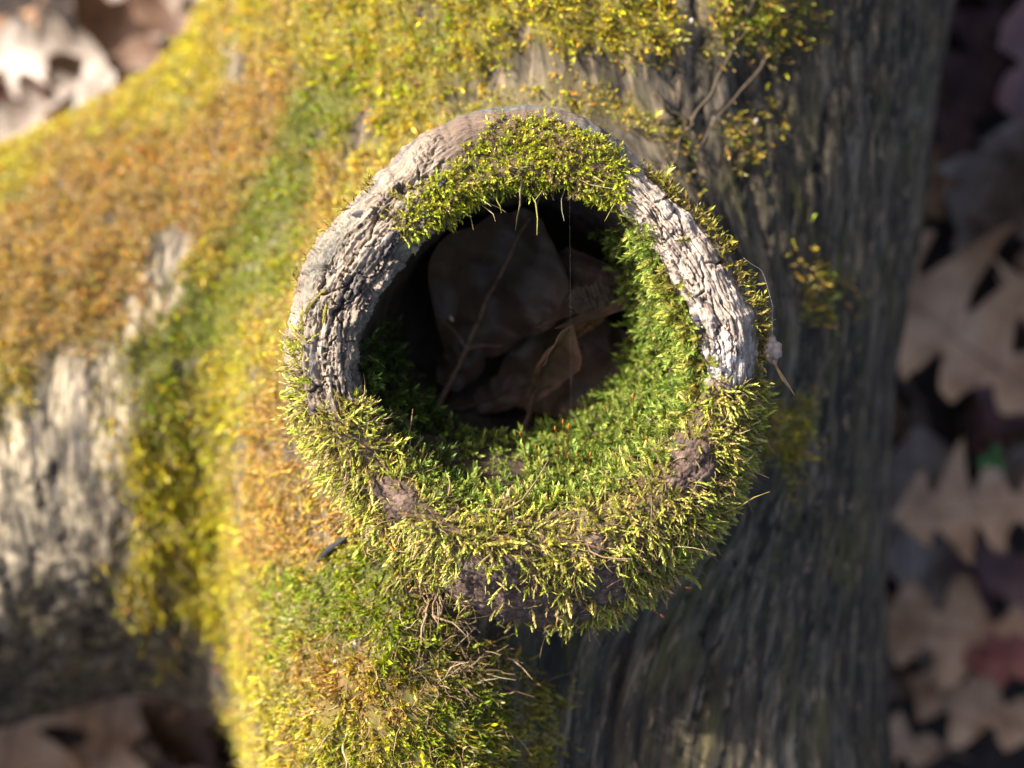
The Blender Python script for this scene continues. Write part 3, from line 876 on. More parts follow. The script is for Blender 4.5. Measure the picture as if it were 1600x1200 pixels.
# hanging beards along the outer underside of the lip
P, N, _, _ = stub_sampler(np.maximum(sstep(-20, -50, TT), sstep(215, 235, TT))*band(UU + .4*nz1, 1.7, 3.0, .2)*(1-.95*kb)*sstep(-.1, .3, fbm(cs*110, sn*110, wz*60, 2))).draw(260000, g); n = len(P)
rad = radial(P)
cc = pal(g, n, [(.30, .20, .085), (.24, .15, .06), (.30, .28, .055)], [3, 2, 2])
low3 = grow(STRAND, P, .45*rad + .8*DOWN + .35*N + .38*rv(g, n), rv(g, n), .0054*np.exp(.35*g.normal(size=n)), cc*.7, cc, g, .9 + .5*g.random(n))
ct = pal(g, n, [(.54, .53, .085), (.64, .59, .15), (.40, .46, .055)], [4, 3, 3])
low4 = grow(LEAFY, P, .5*rad + .5*DOWN + .45*N + .6*rv(g, n), rad, .0030*np.exp(.25*g.normal(size=n)), cc*.8, ct, g, .7 + .25*g.random(n))
moss_object('moss_mat', [low1, low2, low3, low4], MOSS, 'shaggy yellow-green moss draped over the lower lip of the hollow stub')

# -- inside the hollow: greener starry shoots
g = np.random.default_rng(102)
P, N, _, _ = stub_sampler(np.clip(m_inR, 0, 1)).draw(560000, g); n = len(P)
Dr = .6*N + .75*(-DOWN) + .45*rv(g, n)
cb = pal(g, n, [(.05, .07, .012), (.08, .08, .02)], [2, 1])
ct = pal(g, n, [(.29, .36, .055), (.38, .45, .09), (.20, .28, .04), (.48, .48, .11)], [4, 3, 3, 1])
in1 = grow(STAR, P - N*.0004, Dr, rv(g, n), .0039*np.exp(.25*g.normal(size=n)), cb, ct, g)
moss_object('moss_mat', [in1], MOSS, 'fresh green leafy moss lining the sunlit inner wall of the hollow')
g = np.random.default_rng(103)
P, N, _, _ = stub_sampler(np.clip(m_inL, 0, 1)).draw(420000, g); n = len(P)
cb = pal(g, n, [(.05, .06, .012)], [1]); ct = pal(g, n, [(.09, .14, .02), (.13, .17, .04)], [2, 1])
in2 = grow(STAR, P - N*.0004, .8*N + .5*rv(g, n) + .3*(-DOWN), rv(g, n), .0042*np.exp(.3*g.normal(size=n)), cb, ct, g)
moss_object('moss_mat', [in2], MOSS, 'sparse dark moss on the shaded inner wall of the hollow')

# -- upper lip
g = np.random.default_rng(104)
P, N, _, _ = stub_sampler(np.clip(m_up, 0, 1)).draw(1800000, g); n = len(P)
rad = radial(P); fall = DOWN - N*(N@DOWN)[:, None]
Dr = .9*N + .3*fall - .2*rad + .55*rv(g, n)
pn = fbm(P[:, 0]*260, P[:, 1]*260, P[:, 2]*260, 2)
cb = pal(g, n, [(.15, .12, .03), (.20, .15, .05)], [2, 1])
ct = pal(g, n, [(.50, .54, .024), (.62, .57, .045), (.36, .44, .018)], [4, 3, 3])
ct = np.where((pn > .22)[:, None], pal(g, n, [(.36, .26, .10), (.33, .28, .06)], [2, 2]), ct)
up1 = grow(TUFT + STAR, P - N*.0004, Dr, rv(g, n), .0021*np.exp(.25*g.normal(size=n)), cb, ct, g)
P, N, _, _ = stub_sampler(np.clip(m_up*sstep(4.2, 4.9, UU)*sstep(0, .3, nz1+.1), 0, 1)).draw(260000, g); n = len(P)
cc = pal(g, n, [(.42, .34, .18), (.34, .27, .11), (.30, .30, .06)], [3, 2, 2])
up2 = grow(STRAND, P, -.6*radial(P) + .5*N + .5*DOWN + .5*rv(g, n), rv(g, n), .0048*np.exp(.35*g.normal(size=n)), cc*.8, cc, g)
moss_object('moss_mat', [up1, up2], MOSS, 'dense short green moss cushion on the upper lip of the hollow stub')

# -- thin strip along the outer edge of the bare right lip, and fringe on the inner edge
g = np.random.default_rng(105)
P, N, _, _ = stub_sampler(np.clip(m_edge + m_edgeL, 0, 1)).draw(700000, g); n = len(P)
cb = pal(g, n, [(.16, .11, .03)], [1]); ct = pal(g, n, [(.26, .23, .025), (.32, .30, .04), (.28, .19, .04)], [3, 2, 1])
ed1 = grow(TUFT, P - N*.0003, .7*N + .5*rv(g, n) + .4*radial(P), rv(g, n), .0026*np.exp(.3*g.normal(size=n)), cb, ct, g)
P, N, _, _ = stub_sampler(band(tw, -5, 42, 4)*band(uw, 4.85, 5.35, .1)).draw(330000, g); n = len(P)
ct = pal(g, n, [(.36, .36, .06), (.30, .33, .04)], [1, 1])
ed2 = grow(STAR, P - N*.0003, .8*N + .5*rv(g, n) - .3*radial(P), rv(g, n), .0040*np.exp(.3*g.normal(size=n)), cb[:1] + 0*ct, ct, g)
moss_object('moss_mat', [ed1, ed2], MOSS, 'thin line of olive moss edging the bare pale wood of the lip')

# -- carpet over the trunk and limb
g = np.random.default_rng(106)
NV = grad(V)
vis = sstep(.24, .19, np.abs(V[:, 0]+.02))*sstep(.20, .15, np.abs(V[:, 1]))
hole = np.hypot(V[:, 0]-CX, V[:, 1]-CY) < .052
dens = MM*(.10 + .90*vis)*(~hole)*(.22 + 1.0*sstep(-.3, .15, fbm(V[:, 0]*260, V[:, 1]*260, V[:, 2]*260, 2)))
bulge = sstep(.105, .085, np.hypot(V[:, 0]+.04, (V[:, 1]+.085)))*(V[:, 2] > .15)
sam = Mat_sampler(V, F, NV, dens*(1-.55*bulge))
P, N, FF, WW = sam.draw(1230000, g); n = len(P)
vs = (vis[FF]*WW).sum(1); mc = (mcol[FF]*WW[..., None]).sum(1)
fall = DOWN - N*(N@DOWN)[:, None]
Dr = N + .3*fall + .7*rv(g, n)
sz = .0021*np.exp(.3*g.normal(size=n) + .35*fbm(P[:, 0]*330, P[:, 1]*330, P[:, 2]*330, 3))*(1 + 1.2*(1-vs))
W4, C4 = moss_color(P, True)
W4 = W4*.7 + .3*np.array([.15, .2, .45, .20])
cat4 = (W4.cumsum(1) < g.random(n)[:, None]).sum(1).clip(0, 3)
mc = .4*mc + .6*C4[cat4]
cl = fbm(P[:, 0]*330, P[:, 1]*330, P[:, 2]*330, 3)
ct = mc*np.exp(.26*g.normal(size=(n, 1)) + .85*cl[:, None])*(1+.12*g.normal(size=(n, 3)))
dry = g.random(n) < .10; ct[dry] = ct[dry]*.3 + np.array([.36, .27, .13])*.8
car = grow(TUFT, P - N*.0005, Dr, fall + .8*rv(g, n), sz, ct*np.array([.62, .5, .5]), ct, g)
isl = car[0]
moss_object('moss_carpet', [car], MOSS, 'golden, orange-brown and green moss carpet covering the log and its limb')
# -- fronds on the swelling below the stub
sam = Mat_sampler(V, F, NV, dens*bulge)
P, N, FF, WW = sam.draw(860000, g); n = len(P)
mc = (mcol[FF]*WW[..., None]).sum(1)
fall = DOWN - N*(N@DOWN)[:, None]
flow = np.array([.55, -.8, 0]) + 0*P
Dr = .55*N + .75*nrm(flow) + .5*fall + .42*rv(g, n)
W4, C4 = moss_color(P, True)
W4 = W4*.72 + .28*np.array([.3, .2, .38, .12])
cat4 = (W4.cumsum(1) < g.random(n)[:, None]).sum(1).clip(0, 3)
mc = .45*mc + .55*C4[cat4]
ct = mc*np.exp(.22*g.normal(size=(n, 1)) + .4*fbm(P[:, 0]*300, P[:, 1]*300, P[:, 2]*300, 2)[:, None])*np.array([1.0, 1.08, 1.0])
fr = grow(FROND + TUFT, P - N*.0005, Dr, fall + .3*rv(g, n), .0030*np.exp(.3*g.normal(size=n)), ct*np.array([.7, .5, .6]), ct, g)
P, N, FF, WW = sam.draw(160000, g); n = len(P)
cc = pal(g, n, [(.36, .25, .09), (.42, .32, .15), (.28, .20, .06)], [3, 2, 2])
fr2 = grow(STRAND, P, .5*N + .6*nrm(flow[:1] + 0*P) + .6*rv(g, n), rv(g, n), .0045*np.exp(.3*g.normal(size=n)), cc*.8, cc, g)
moss_object('moss_carpet', [fr, fr2], MOSS, 'feathery green and orange moss on the swelling below the hollow stub')

# -- tangle of dry strands hanging where the lip meets the swelling
g = np.random.default_rng(107)
cen = [(690, 985, .255, 26), (740, 1030, .245, 30), (660, 930, .262, 24), (700, 1040, .243, 22)]
n = 520; ci = g.integers(len(cen), size=n)
P = np.array([at(cen[i][0] + g.normal()*cen[i][3], cen[i][1] + g.normal()*cen[i][3]*.6, cen[i][2]) for i in ci])
P[:, 2] = [max(surf(800 + p[0]/(K*(CAM_Z-p[2])), 600 - p[1]/(K*(CAM_Z-p[2])))[2], .2) for p in P]
cc = pal(g, n, [(.30, .21, .11), (.20, .13, .07), (.14, .09, .05)], [3, 2, 1])
dk = grow(STRAND, P - np.array([0, 0, .0006]), rv(g, n)*.8 + np.array([.3, -.5, .5]), rv(g, n), .007*np.exp(.3*g.normal(size=n)), cc*.7, cc, g)
moss_object('moss_tangle', [dk], MOSS_DRY, 'dry brown tangle of dead moss strands hanging under the lip')
print('moss triangles', NTRI[0], 'trunk quads', len(F), 'stub quads', len(RF))
# ------------------------------------------------------------------ leaves
def leaf_mesh(name, length, width, lobes=4, pointed=True, curl=.25, cup=.2, seed=0, rows=54, cols=10, wave=.11):
    """lobed oak leaf lying along +X from its stalk; returns blade and rib meshes"""
    r = np.random.default_rng(seed)
    t = np.linspace(0, 1, rows)
    env = np.sin(np.pi*np.clip(t*.93+.05, 0, 1))**.65*(.55 + .55*t)*(1 - .35*np.clip(t-.75, 0, 1)/.25)
    half = []
    for s in (-1, 1):
        ph = r.normal()*.12
        a = np.abs(np.sin(np.pi*(t*lobes + ph)))
        lob = (a**1.5*.72 + .28) if pointed else (a**.6*.55 + .45)
        if pointed: lob = lob*(1 + .14*np.abs(np.sin(np.pi*(t*lobes*2.5+.2))))
        half.append(env*lob*(1+.08*r.normal(size=1)))
    sv = np.concatenate([np.linspace(-1, 0, cols//2+1), np.linspace(0, 1, cols//2+1)[1:]])
    S_, T_ = np.meshgrid(sv, t); W_ = np.where(S_ < 0, half[0][:, None], half[1][:, None])
    y = S_*W_*width/2
    fw = .16 if pointed else .08
    x = (T_ + fw*np.abs(S_)*W_*(1-T_))*length
    z = cup*y*y/width*2.2 + wave*length*.5*pnoise(x/length*3 + seed, y/length*4, 0*x + seed*.7) + wave*length*.22*pnoise(x/length*9 + seed, y/length*9, 0*x+2)
    if abs(curl) > 1e-4:
        R = length/curl; zz = z.copy(); ang = x/R
        x = (R-zz)*np.sin(ang); z = R - (R-zz)*np.cos(ang)
    P = np.stack([x, y, z], -1); m = len(sv)
    i = np.arange(rows*m).reshape(rows, m)
    f = np.stack([i[:-1, :-1], i[1:, :-1], i[1:, 1:], i[:-1, 1:]], -1).reshape(-1, 4)
    th = .00035
    Pt = P.reshape(-1, 3); n = len(Pt)
    rim = np.concatenate([i[0, :], i[1:, -1], i[-1, -2::-1], i[-2:0:-1, 0]])
    side = np.stack([rim, np.roll(rim, -1), np.roll(rim, -1)+n, rim+n], 1)
    allf = np.concatenate([f[:, ::-1], f + n, side])
    blade = mesh_np(name + '_blade', np.concatenate([Pt - [0, 0, th/2], Pt + [0, 0, th/2]]), allf)
    c = cols//2
    mid = P[:, c] + [0, 0, .0002]
    st = np.array([[-.16*length, .02*length, .0], [-.08*length, .006*length, .0]]) + mid[0]
    V_, F_ = tube_np(np.concatenate([st, mid[::3]]), np.linspace(.0010, .0003, 2 + len(mid[::3])), 5)
    Vs, Fs, off = [V_], [F_], len(V_)
    for k in range(lobes):
        tt = int((k+.25)/lobes*rows*.9)
        for s in (1, -1):
            idx = [(min(rows-1, tt + q), c + s*q) for q in range(0, c)]
            pp = np.array([P[a, b] + [0, 0, .00015] for a, b in idx])
            if len(pp) > 2:
                v, ff = tube_np(pp, np.linspace(.0005, .0002, len(pp)), 4, cap=False)
                Vs.append(v); Fs.append(ff+off); off += len(v)
    ribs = mesh_np(name + '_ribs', np.concatenate(Vs), np.concatenate(Fs))
    return blade, ribs

LM = {}
def leaf(kind, mat, vein, loc, yaw, pitch=0, roll=0, scale=1.0, label=None, group=None, name='oak_leaf'):
    key = (kind, mat, vein.name)
    if key not in LM:
        b, r = leaf_mesh('leaf_%s_%s' % (kind, mat), **KINDS[kind])
        b.materials.append(LEAF[mat]); r.materials.append(vein); LM[key] = (b, r)
    e = empty(name, loc); e.rotation_euler = (math.radians(roll), math.radians(pitch), math.radians(yaw)); e.scale = (scale,)*3
    obj('blade', LM[key][0], None, e); obj('midrib', LM[key][1], None, e)
    tag(e, label, 'leaf', group)
    return e
KINDS = {
    'red_a': dict(length=.115, width=.085, lobes=4, pointed=True, curl=.25, cup=.8, seed=1),
    'red_b': dict(length=.105, width=.090, lobes=3, pointed=True, curl=-.35, cup=.7, seed=2),
    'red_c': dict(length=.120, width=.080, lobes=4, pointed=True, curl=.6, cup=.9, seed=3, wave=.10),
    'white_a': dict(length=.110, width=.070, lobes=4, pointed=False, curl=.3, cup=.7, seed=4),
    'white_b': dict(length=.095, width=.064, lobes=4, pointed=False, curl=-.5, cup=.5, seed=5, wave=.10),
    'roll': dict(length=.085, width=.060, lobes=3, pointed=False, curl=.9, cup=2.2, seed=6, wave=.12),
    'oval': dict(length=.062, width=.056, lobes=1, pointed=False, curl=.4, cup=.6, seed=8, wave=.32),
    'strip': dict(length=.036, width=.015, lobes=1, pointed=False, curl=.7, cup=1.0, seed=9, wave=.12),
}
def gp(px, py, z): return tuple(at(px, py, z))

# ground to the right of the log
leaf('red_a', 'tan', VEIN_TAN, gp(1650, 640, .036), 146, -2, 6, .88, 'broad tan oak leaf lying flat on the ground right of the log')
leaf('red_b', 'tan', VEIN_TAN, gp(1650, 1015, .036), 172, 2, 0, .66, 'tan oak leaf with sharp pointed lobes beside the lower trunk')
leaf('red_a', 'tan', VEIN_TAN, gp(1660, 790, .030), 184, 0, 10, .60, 'tan oak leaf overlapped between two larger tan leaves')
leaf('red_c', 'purple', VEIN_DARK, gp(1640, 330, .020), 100, -4, 12, 1.0, 'dark reddish purple leaf by the upper right of the trunk')
leaf('roll', 'purple', VEIN_DARK, gp(1530, 735, .020), 118, -8, 40, .52, 'small dark purple curled leaf beneath the broad tan leaf')
leaf('white_b', 'red', VEIN_DARK, gp(1660, 1010, .046), 190, 0, 0, .40, 'small rust red leaf resting on the pointed tan leaf')
leaf('white_a', 'grey', VEIN_PALE, gp(1440, 980, .016), 95, 0, 10, .75, 'grey bluish weathered leaf tucked against the trunk')
leaf('roll', 'grey', VEIN_DARK, gp(1500, 400, .020), 60, 4, -20, .7, 'grey crumpled leaf above the broad tan leaf')
leaf('red_b', 'tan', VEIN_TAN, gp(1640, 1150, .026), 160, 0, -8, .55, 'orange tan leaf below the pointed tan leaf')
leaf('red_c', 'purple', VEIN_DARK, gp(1480, 250, .012), 70, 0, 0, .7, 'dull purple leaf half hidden under the trunk edge')
# ground at the upper left, in full sun
leaf('white_a', 'pale', VEIN_PALE, gp(-60, 60, .026), -14, -3, 12, .62, 'bleached pale oak leaf with rounded lobes in full sun')
leaf('white_a', 'pale', VEIN_PALE, gp(-50, 250, .030), 24, 0, -12, .55, 'smaller bleached oak leaf just above the limb edge')
leaf('red_b', 'brown', VEIN_TAN, gp(70, 190, .036), 48, 0, 14, .75, 'brown leaf lying in sun above the mossy limb')
leaf('white_b', 'pale', VEIN_PALE, gp(250, 60, .020), 70, 0, 14, .5, 'curled pale leaf touching the upper edge of the limb')
leaf('red_c', 'grey', VEIN_TAN, gp(120, -40, .016), -40, 0, 0, .8, 'greyish tan leaf behind the bleached leaves')
leaf('roll', 'red', VEIN_DARK, gp(70, 90, .020), -70, 6, 30, .45, 'small rusty curled leaf between bleached leaves')
# lower left, in the limb's shade
leaf('red_b', 'tan', VEIN_TAN, gp(150, 1290, .030), 84, -2, 0, .85, 'tan oak leaf with pointed lobes under the limb')
leaf('red_a', 'tan', VEIN_TAN, gp(-20, 1330, .024), 78, 0, 6, .9, 'tan leaf standing at the foot of the limb')
leaf('red_b', 'brown', VEIN_TAN, gp(290, 1270, .022), 100, 0, -8, .62, 'brown leaf in the crotch between limb and trunk')
leaf('roll', 'brown', VEIN_DARK, gp(330, 1200, .026), 140, 0, 20, .5, 'small curled brown leaf beside the crotch of the log')
# the rest of the litter: nothing but their place tells these apart
lr = random.Random(5); placed = 0
mats = ['tan', 'brown', 'purple', 'grey', 'brown', 'brown', 'purple', 'tan']
while placed < 290:
    x, y = lr.uniform(-.50, .44), lr.uniform(-.40, .40)
    f = float(sdf(np.array([x]), np.array([y]), np.array([.025]))[0])
    if f < -.01: continue
    mt = lr.choice(mats)
    if mt == 'pale' and x > .1: mt = 'purple'
    k = lr.choice(['red_a', 'red_b', 'red_c', 'white_a', 'white_b', 'roll'])
    leaf(k, mt, VEIN_DARK if mt in ('purple', 'brown') else VEIN_TAN, (x, y, lr.uniform(.001, .014)), lr.uniform(0, 360), lr.uniform(-10, 6), lr.uniform(-24, 24), lr.uniform(.45, .85),
         '%s %s dead leaf in the litter %s' % (dict(tan='tan', brown='brown', purple='dark purplish', grey='grey', pale='bleached pale')[mt], dict(red_a='broad pointed-lobed', red_b='three-lobed pointed', red_c='curling pointed', white_a='flat round-lobed', white_b='arched round-lobed', roll='tightly rolled')[k],
         'on the shaded side of the trunk' if x > .1 else ('on the sunny side of the limb' if y > -.02 + .3*(x+.2) else 'in the shade below the limb')), 'leaf litter around the log')
    placed += 1

# ------------------------------------------------------------------ what has fallen into the hollow
leaf('oval', 'rot', VEIN_TAN, gp(700, 610, .222), 66, -4, 10, .92, 'large dull brown dead leaf lying at the bottom of the hollow', name='dead_leaf')
leaf('oval', 'rot', VEIN_DARK, gp(740, 630, .217), 20, -3, -10, .80, 'dark flat leaf under the others in the hollow', name='dead_leaf')
leaf('strip', 'brown', VEIN_DARK, gp(826, 648, .230), 78, -22, 34, .95, 'folded reddish brown leaf standing up in the hollow', name='dead_leaf')
leaf('roll', 'rot', VEIN_DARK, gp(850, 400, .226), -15, -10, 20, .44, 'small crumpled brown leaf near the back of the hollow', name='dead_leaf')

def blob_mesh(name, size, seed=0, sub=3, rough=.25, freq=3.0):
    import bmesh
    bm = bmesh.new(); bmesh.ops.create_icosphere(bm, subdivisions=sub, radius=1)
    v = np.array([q.co[:] for q in bm.verts]); n = fbm(v[:, 0]*freq*.5+seed*3.1, v[:, 1]*freq*.5+seed, v[:, 2]*freq*.5, 3)
    for q, k in zip(bm.verts, n): q.co = q.co*(1+rough*float(k)*2); q.co = Vector((q.co.x*size[0], q.co.y*size[1], q.co.z*size[2]))
    me = bpy.data.meshes.new(name); bm.to_mesh(me); bm.free()
    me.polygons.foreach_set('use_smooth', [True]*len(me.polygons))
    return me
def item(name, me, mat, loc, rot, label, cat, group=None):
    o = obj(name, me, mat); o.location = tuple(loc); o.rotation_euler = tuple(math.radians(a) for a in rot)
    return tag(o, label, cat, group)

def chip_mesh(name, L, W, T, seed):
    """splintered sliver of wood: a bar with ragged ends and grooved sides"""
    r = np.random.default_rng(seed); nx, nc = 26, 12
    V_ = []
    for i in range(nx):
        t = i/(nx-1); k = (min(1, t*6)*min(1, (1-t)*4))**.5*.75 + .25
        for j in range(nc):
            a = 2*math.pi*j/nc; q = 1 + .18*math.sin(5*a) + .10*r.normal()
            V_.append((L*(t-.5) + .06*L*r.normal()*(i in (0, nx-1)), W*.5*math.cos(a)*q*k, T*.5*math.sin(a)*q*k))
    F_ = [(i*nc+j, i*nc+(j+1) % nc, (i+1)*nc+(j+1) % nc, (i+1)*nc+j) for i in range(nx-1) for j in range(nc)]
    me = bpy.data.meshes.new(name); me.from_pydata(V_, [], F_ + [tuple(range(nc))[::-1], tuple((nx-1)*nc+j for j in range(nc))]); me.update()
    return me
item('wood_chip', chip_mesh('wood_chip', .015, .0045, .0035, 2), CHIP, at(915, 505, .238), (10, -8, 33), 'splintered orange-brown wood chip leaning inside the hollow', 'wood chip')
item('wood_chip', chip_mesh('wood_chip', .013, .0075, .004, 5), make_plain('wood_chip_tan', (.055, .040, .026), .85, .4, 300), at(925, 465, .240), (0, 10, 15), 'short dull tan wood chip above the orange one in the hollow', 'wood chip')
item('seed_husk', blob_mesh('seed_husk', (.0011, .0006, .0005), 3, 2), SEED, at(705, 497, .2345), (0, 0, 120), 'tiny pink seed husk on the dead leaf in the hollow', 'seed')

# small things on and around the lip
tw_p = np.array([surf(498, 876), surf(515, 858), surf(530, 848), surf(545, 836)]) + np.array([0, 0, .0022])
v, f = tube_np(tw_p - tw_p[1], [.0005, .0011, .0009, .0004], 7)
item('twig', mesh_np('twig', v, f), TWIG, tw_p[1], (0, 0, 0), 'short black twig stuck in the orange moss below the lip', 'twig')

fl = empty('bark_flake', at(1207, 549, .272))
o = obj('flake', blob_mesh('flake', (.0024, .0029, .0012), 12, 3, .6, 3.2), FLAKE, fl); o.rotation_euler = (.3, .5, .4)
hang = []
for i in range(5):
    a = np.array([0.0005*i - .001, -.0022, -.0005]); pts = [a + np.array([.0011*q + .0006*math.sin(q+i), -.0019*q*(.6+.15*i) , -.0003*q + .0005*math.sin(2*q+i)]) for q in range(5)]
    hang.append(tube_np(pts, np.linspace(.00028, .00012, 5), 4))
off = 0; Vs, Fs = [], []
for v, f in hang: Vs.append(v); Fs.append(f+off); off += len(v)
obj('dry_strand', mesh_np('dry_strand', np.concatenate(Vs), np.concatenate(Fs)), make_plain('dry_strand', (.30, .20, .10), .8), fl)
tag(fl, 'pale crumb of bark with dry strands dangling off the outer lip', 'bark flake')

hair = [(1162, 403), (1176, 414), (1190, 421), (1197, 440), (1203, 462), (1208, 480), (1206, 500), (1207, 518), (1206, 530)]
hp = np.array([at(a, b, .276 - .0004*i) for i, (a, b) in enumerate(hair)])
tq = np.linspace(0, len(hp)-1, 40); hp2 = np.stack([np.interp(tq, range(len(hp)), hp[:, k]) for k in range(3)], 1)
for _ in range(3): hp2[1:-1] = (hp2[:-2] + hp2[1:-1]*2 + hp2[2:])/4
v, f = tube_np(hp2 - hp2[0], .00006, 4)
item('thread', mesh_np('thread', v, f), SILK, hp2[0], (0, 0, 0), 'fine pale wavy hair curling beside the outer lip', 'thread')
a, b = at(890, 292, .279), at(893, 735, .262)
v, f = tube_np(np.linspace(a, b, 12) - a, .000006, 4)
item('spider_thread', mesh_np('spider_thread', v, f), SILK, a, (0, 0, 0), 'single straight strand of spider silk across the hollow', 'thread')

# spore capsules of the moss: thin red stalk with an orange tip
def sporophyte(base, tip, label, r=.00014, cap=.0016):
    base = np.asarray(base); tip = np.asarray(tip); e = empty('moss_sporophyte', base)
    d = tip-base; L = np.linalg.norm(d); side = np.cross(d/L, [.3, .5, .8])*L*.08
    t = np.linspace(0, 1, 7)
    pts = t[:, None]*d + np.sin(t*np.pi)[:, None]*side
    v, f = tube_np(pts, np.linspace(r, r*.8, 7), 5); obj('stalk', mesh_np('stalk', v, f), STALK_RED, e)
    dd = d/L; pc = np.array([pts[-1] + dd*cap*q for q in np.linspace(-.1, 1, 6)])
    v, f = tube_np(pc, np.array([.6, 1.5, 1.9, 1.8, 1.2, .5])*r*1.25, 7); obj('capsule', mesh_np('capsule', v, f), CAPSULE, e)
    tag(e, label, 'spore capsule', 'spore capsules in the moss')
SP = 'thin red spore stalk with orange tip rising from moss in the hollow'
for bx, by, tx, ty in ((872, 715, 868, 672), (880, 712, 880, 662), (884, 716, 889, 668), (822, 712, 814, 680), (843, 728, 838, 700), (985, 690, 989, 622), (950, 650, 945, 637), (905, 735, 889, 716), (915, 745, 922, 712), (855, 768, 850, 745), (930, 728, 905, 713), (812, 772, 811, 755), (1005, 700, 1010, 685), (960, 715, 975, 700)):
    dz = .004
    b = at(bx, by, .258); p = at(tx, ty, .266)
    sporophyte(b, p, SP)
SO = 'red spore stalk poking out beneath the shaggy lower lip'
for bx, by, tx, ty in ((1035, 915, 1072, 918), (1015, 945, 1032, 960), (945, 930, 965, 955), (1010, 860, 1030, 835)):
    sporophyte(at(bx, by, .268), at(tx, ty, .266), SO)
SC = 'short orange spore stalk in the moss left of the swelling'
for px, py, dx, dy in ((478, 868, -46, -12), (600, 835, 10, 18), (652, 915, 22, -12), (620, 930, 14, -10), (365, 1045, -22, 2)):
    q = surf(px, py); e = at(px+dx, py+dy, q[2]+.003)
    sporophyte(q + [0, 0, .0012], e, SC)

# dark bark scales still stuck to the lip and pale specks (parts of the stub)
def on_stub(px, py):
    x, y = at(px, py, RIM_Z-.002)[:2]
    d = (RV[..., 0]-x)**2 + (RV[..., 1]-y)**2 + (UU > 5.3)*1.0
    i = np.unravel_index(np.argmin(d), d.shape)
    return RV[i], RN2[i]
def scale_part(px, py, a, b, rot, mat, seed, name='bark_scale'):
    p, nn = on_stub(px, py)
    o = obj(name, blob_mesh(name, (a, b, .00028), seed, 3, .42, 2.2), mat, stub)
    q = Vector(nn).to_track_quat('Z', 'Y').to_matrix().to_4x4() @ Matrix.Rotation(math.radians(rot), 4, 'Z')
    o.matrix_local = Matrix.Translation(Vector(p - np.array([CX, CY, 0]) + nn*.0001)) @ q
for i, (px, py, a, b, rot) in enumerate([(506, 470, .0013, .0022, -15), (563, 334, .0022, .0009, 40), (610, 306, .0007, .0005, 20), (632, 308, .0006, .0005, 0), (688, 290, .0021, .0009, 20), (1093, 512, .0010, .0022, 15), (1085, 498, .0009, .0010, 0), (1048, 322, .0010, .0030, 30), (490, 640, .0010, .0020, 10), (1098, 735, .0020, .0016, 30), (522, 425, .0006, .0014, -20), (1120, 520, .0006, .0016, 10)]):
    scale_part(px, py, a, b, rot, FLAKE_DARK, i+20)
for i, (px, py, a) in enumerate([(1015, 658, .0007), (393, 420, .0010), (556, 1004, .0005), (525, 1032, .0005), (1180, 190, .0006), (1080, 35, .0007)]):
    q = surf(px, py) if i else at(px, py, .262)
    item('pale_speck', blob_mesh('pale_speck', (a, a*1.3, a*.7), i+40, 2, .3), PELLET, q + [0, 0, a*.5 + (.0015 if i else 0)], (0, 0, 37*i), 'tiny pale speck of debris lying on the log', 'debris', 'pale specks on the log')

# seedling on the ground
sd_e = empty('seedling', gp(1535, 715, .03))
v, f = tube_np(np.array([(0, 0, -.02), (.001, 0, 0), (.002, .002, .012)]), [.0006, .0006, .0004], 6)
obj('stem', mesh_np('stem', v, f), SEEDLING, sd_e)
for ang, L in ((70, .0065), (200, .007), (-40, .0065), (100, .004)):
    t = np.linspace(0, 1, 9); hw = np.sin(np.pi*t**.8)*.34*L
    P_ = np.array([[(x*L, s*h, .012 + .003*math.sin(x*2.4) + abs(s)*.0006) for s in (-1, 0, 1)] for x, h in zip(t, hw)]).reshape(-1, 3)
    f_ = [(i*3+j, i*3+j+1, i*3+j+4, i*3+j+3) for i in range(8) for j in range(2)]
    ms = mesh_np('seedling_leaf', P_, np.array(f_)); o = obj('seedling_leaf', ms, SEEDLING, sd_e)
    o.rotation_euler = (0, 0, math.radians(ang)); so = o.modifiers.new('thick', 'SOLIDIFY'); so.thickness = .0003
tag(sd_e, 'tiny bright green seedling among leaves right of the log', 'seedling')

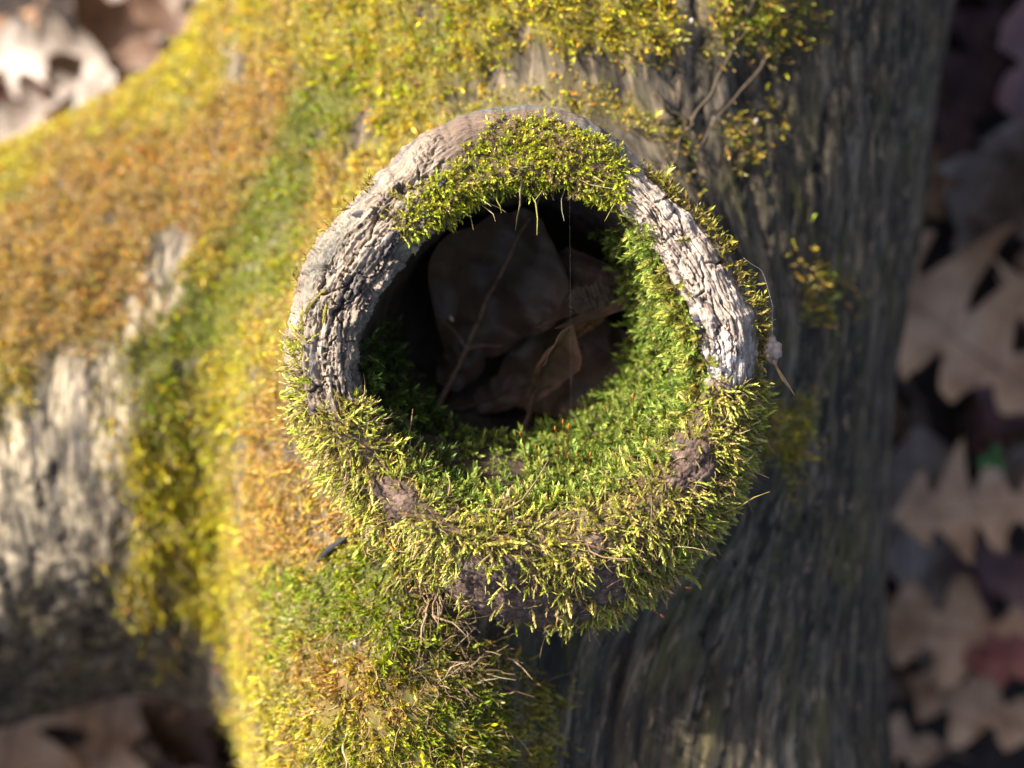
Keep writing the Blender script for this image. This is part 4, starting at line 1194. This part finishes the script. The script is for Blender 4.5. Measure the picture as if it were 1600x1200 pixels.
# sprigs of moss lying across the bare wood of the lip
SPRIG = shoot(22, .22, 42, 20, .46, .25, .018, 4, 5, .06, 300, pinn=True)
for i, (px, py, ang, L, lab) in enumerate([(1012, 352, 38, .0075, 'small yellow-green moss sprig lying across the bare lip beside the upper cushion'), (1048, 380, 14, .0085, 'flat moss sprig crossing the cracked pale wood of the lip'), (1100, 575, 40, .0070, 'thin moss sprig reaching up the pale broken end of the lip'), (482, 500, 62, .0080, 'upright feathery moss sprig against the grey left side of the lip'), (500, 510, 70, .0070, 'second feathery sprig pressed to the tan left side of the lip')]):
    p, nn = on_stub(px, py)
    v, f, tc, lf = SPRIG
    c = np.array([.17, .13, .03])*(1-tc[:, None]) + np.array([.46, .43, .07])*tc[:, None]
    d = np.array([math.cos(math.radians(ang)), math.sin(math.radians(ang)), 0.0]); d = d - nn*(d@nn) + nn*.12; d /= np.linalg.norm(d)
    X = nn*-.8; X = X - d*(X@d); X /= np.linalg.norm(X); Y = np.cross(d, X)
    me = mesh_np('moss_sprig', L*(v[:, [0]]*X + v[:, [1]]*Y + v[:, [2]]*d), f); attr_col(me, 'Col', c)
    o = obj('moss_sprig', me, MOSS); o.location = tuple(p + nn*.0012); tag(o, lab, 'moss')

# forked rootlet clinging to the trunk above the stub
ro = empty('rootlet', surf(1100, 165))
def root_path(pts, r0, r1, nm):
    q = np.array([surf(a, b) + [0, 0, .0008] for a, b in pts]); t = np.linspace(0, len(q)-1, 24)
    q = np.stack([np.interp(t, range(len(q)), q[:, k]) for k in range(3)], 1)
    for _ in range(4): q[1:-1] = (q[:-2] + 2*q[1:-1] + q[2:])/4
    q += .0005*np.stack([np.sin(t*5), np.cos(t*4), np.sin(t*3)], 1)
    v, f = tube_np(q - np.array(ro.location), np.linspace(r0, r1, 24), 7)
    obj(nm, mesh_np(nm, v, f), ROOT, ro)
ROOT = make_plain('rootlet_brown', (.055, .040, .024), .85, .5, 500)
root_path([(1190, -30), (1160, 40), (1130, 110), (1100, 165), (1075, 195), (1058, 232), (1050, 265)], .0006, .0004, 'main_strand')
root_path([(1022, 148), (1045, 172), (1075, 195)], .0005, .0007, 'side_strand')
root_path([(1195, 95), (1165, 135), (1120, 185), (1085, 240)], .0005, .0003, 'side_strand')
tag(ro, 'dry brown forked rootlet clinging to the trunk above the hollow stub', 'root')
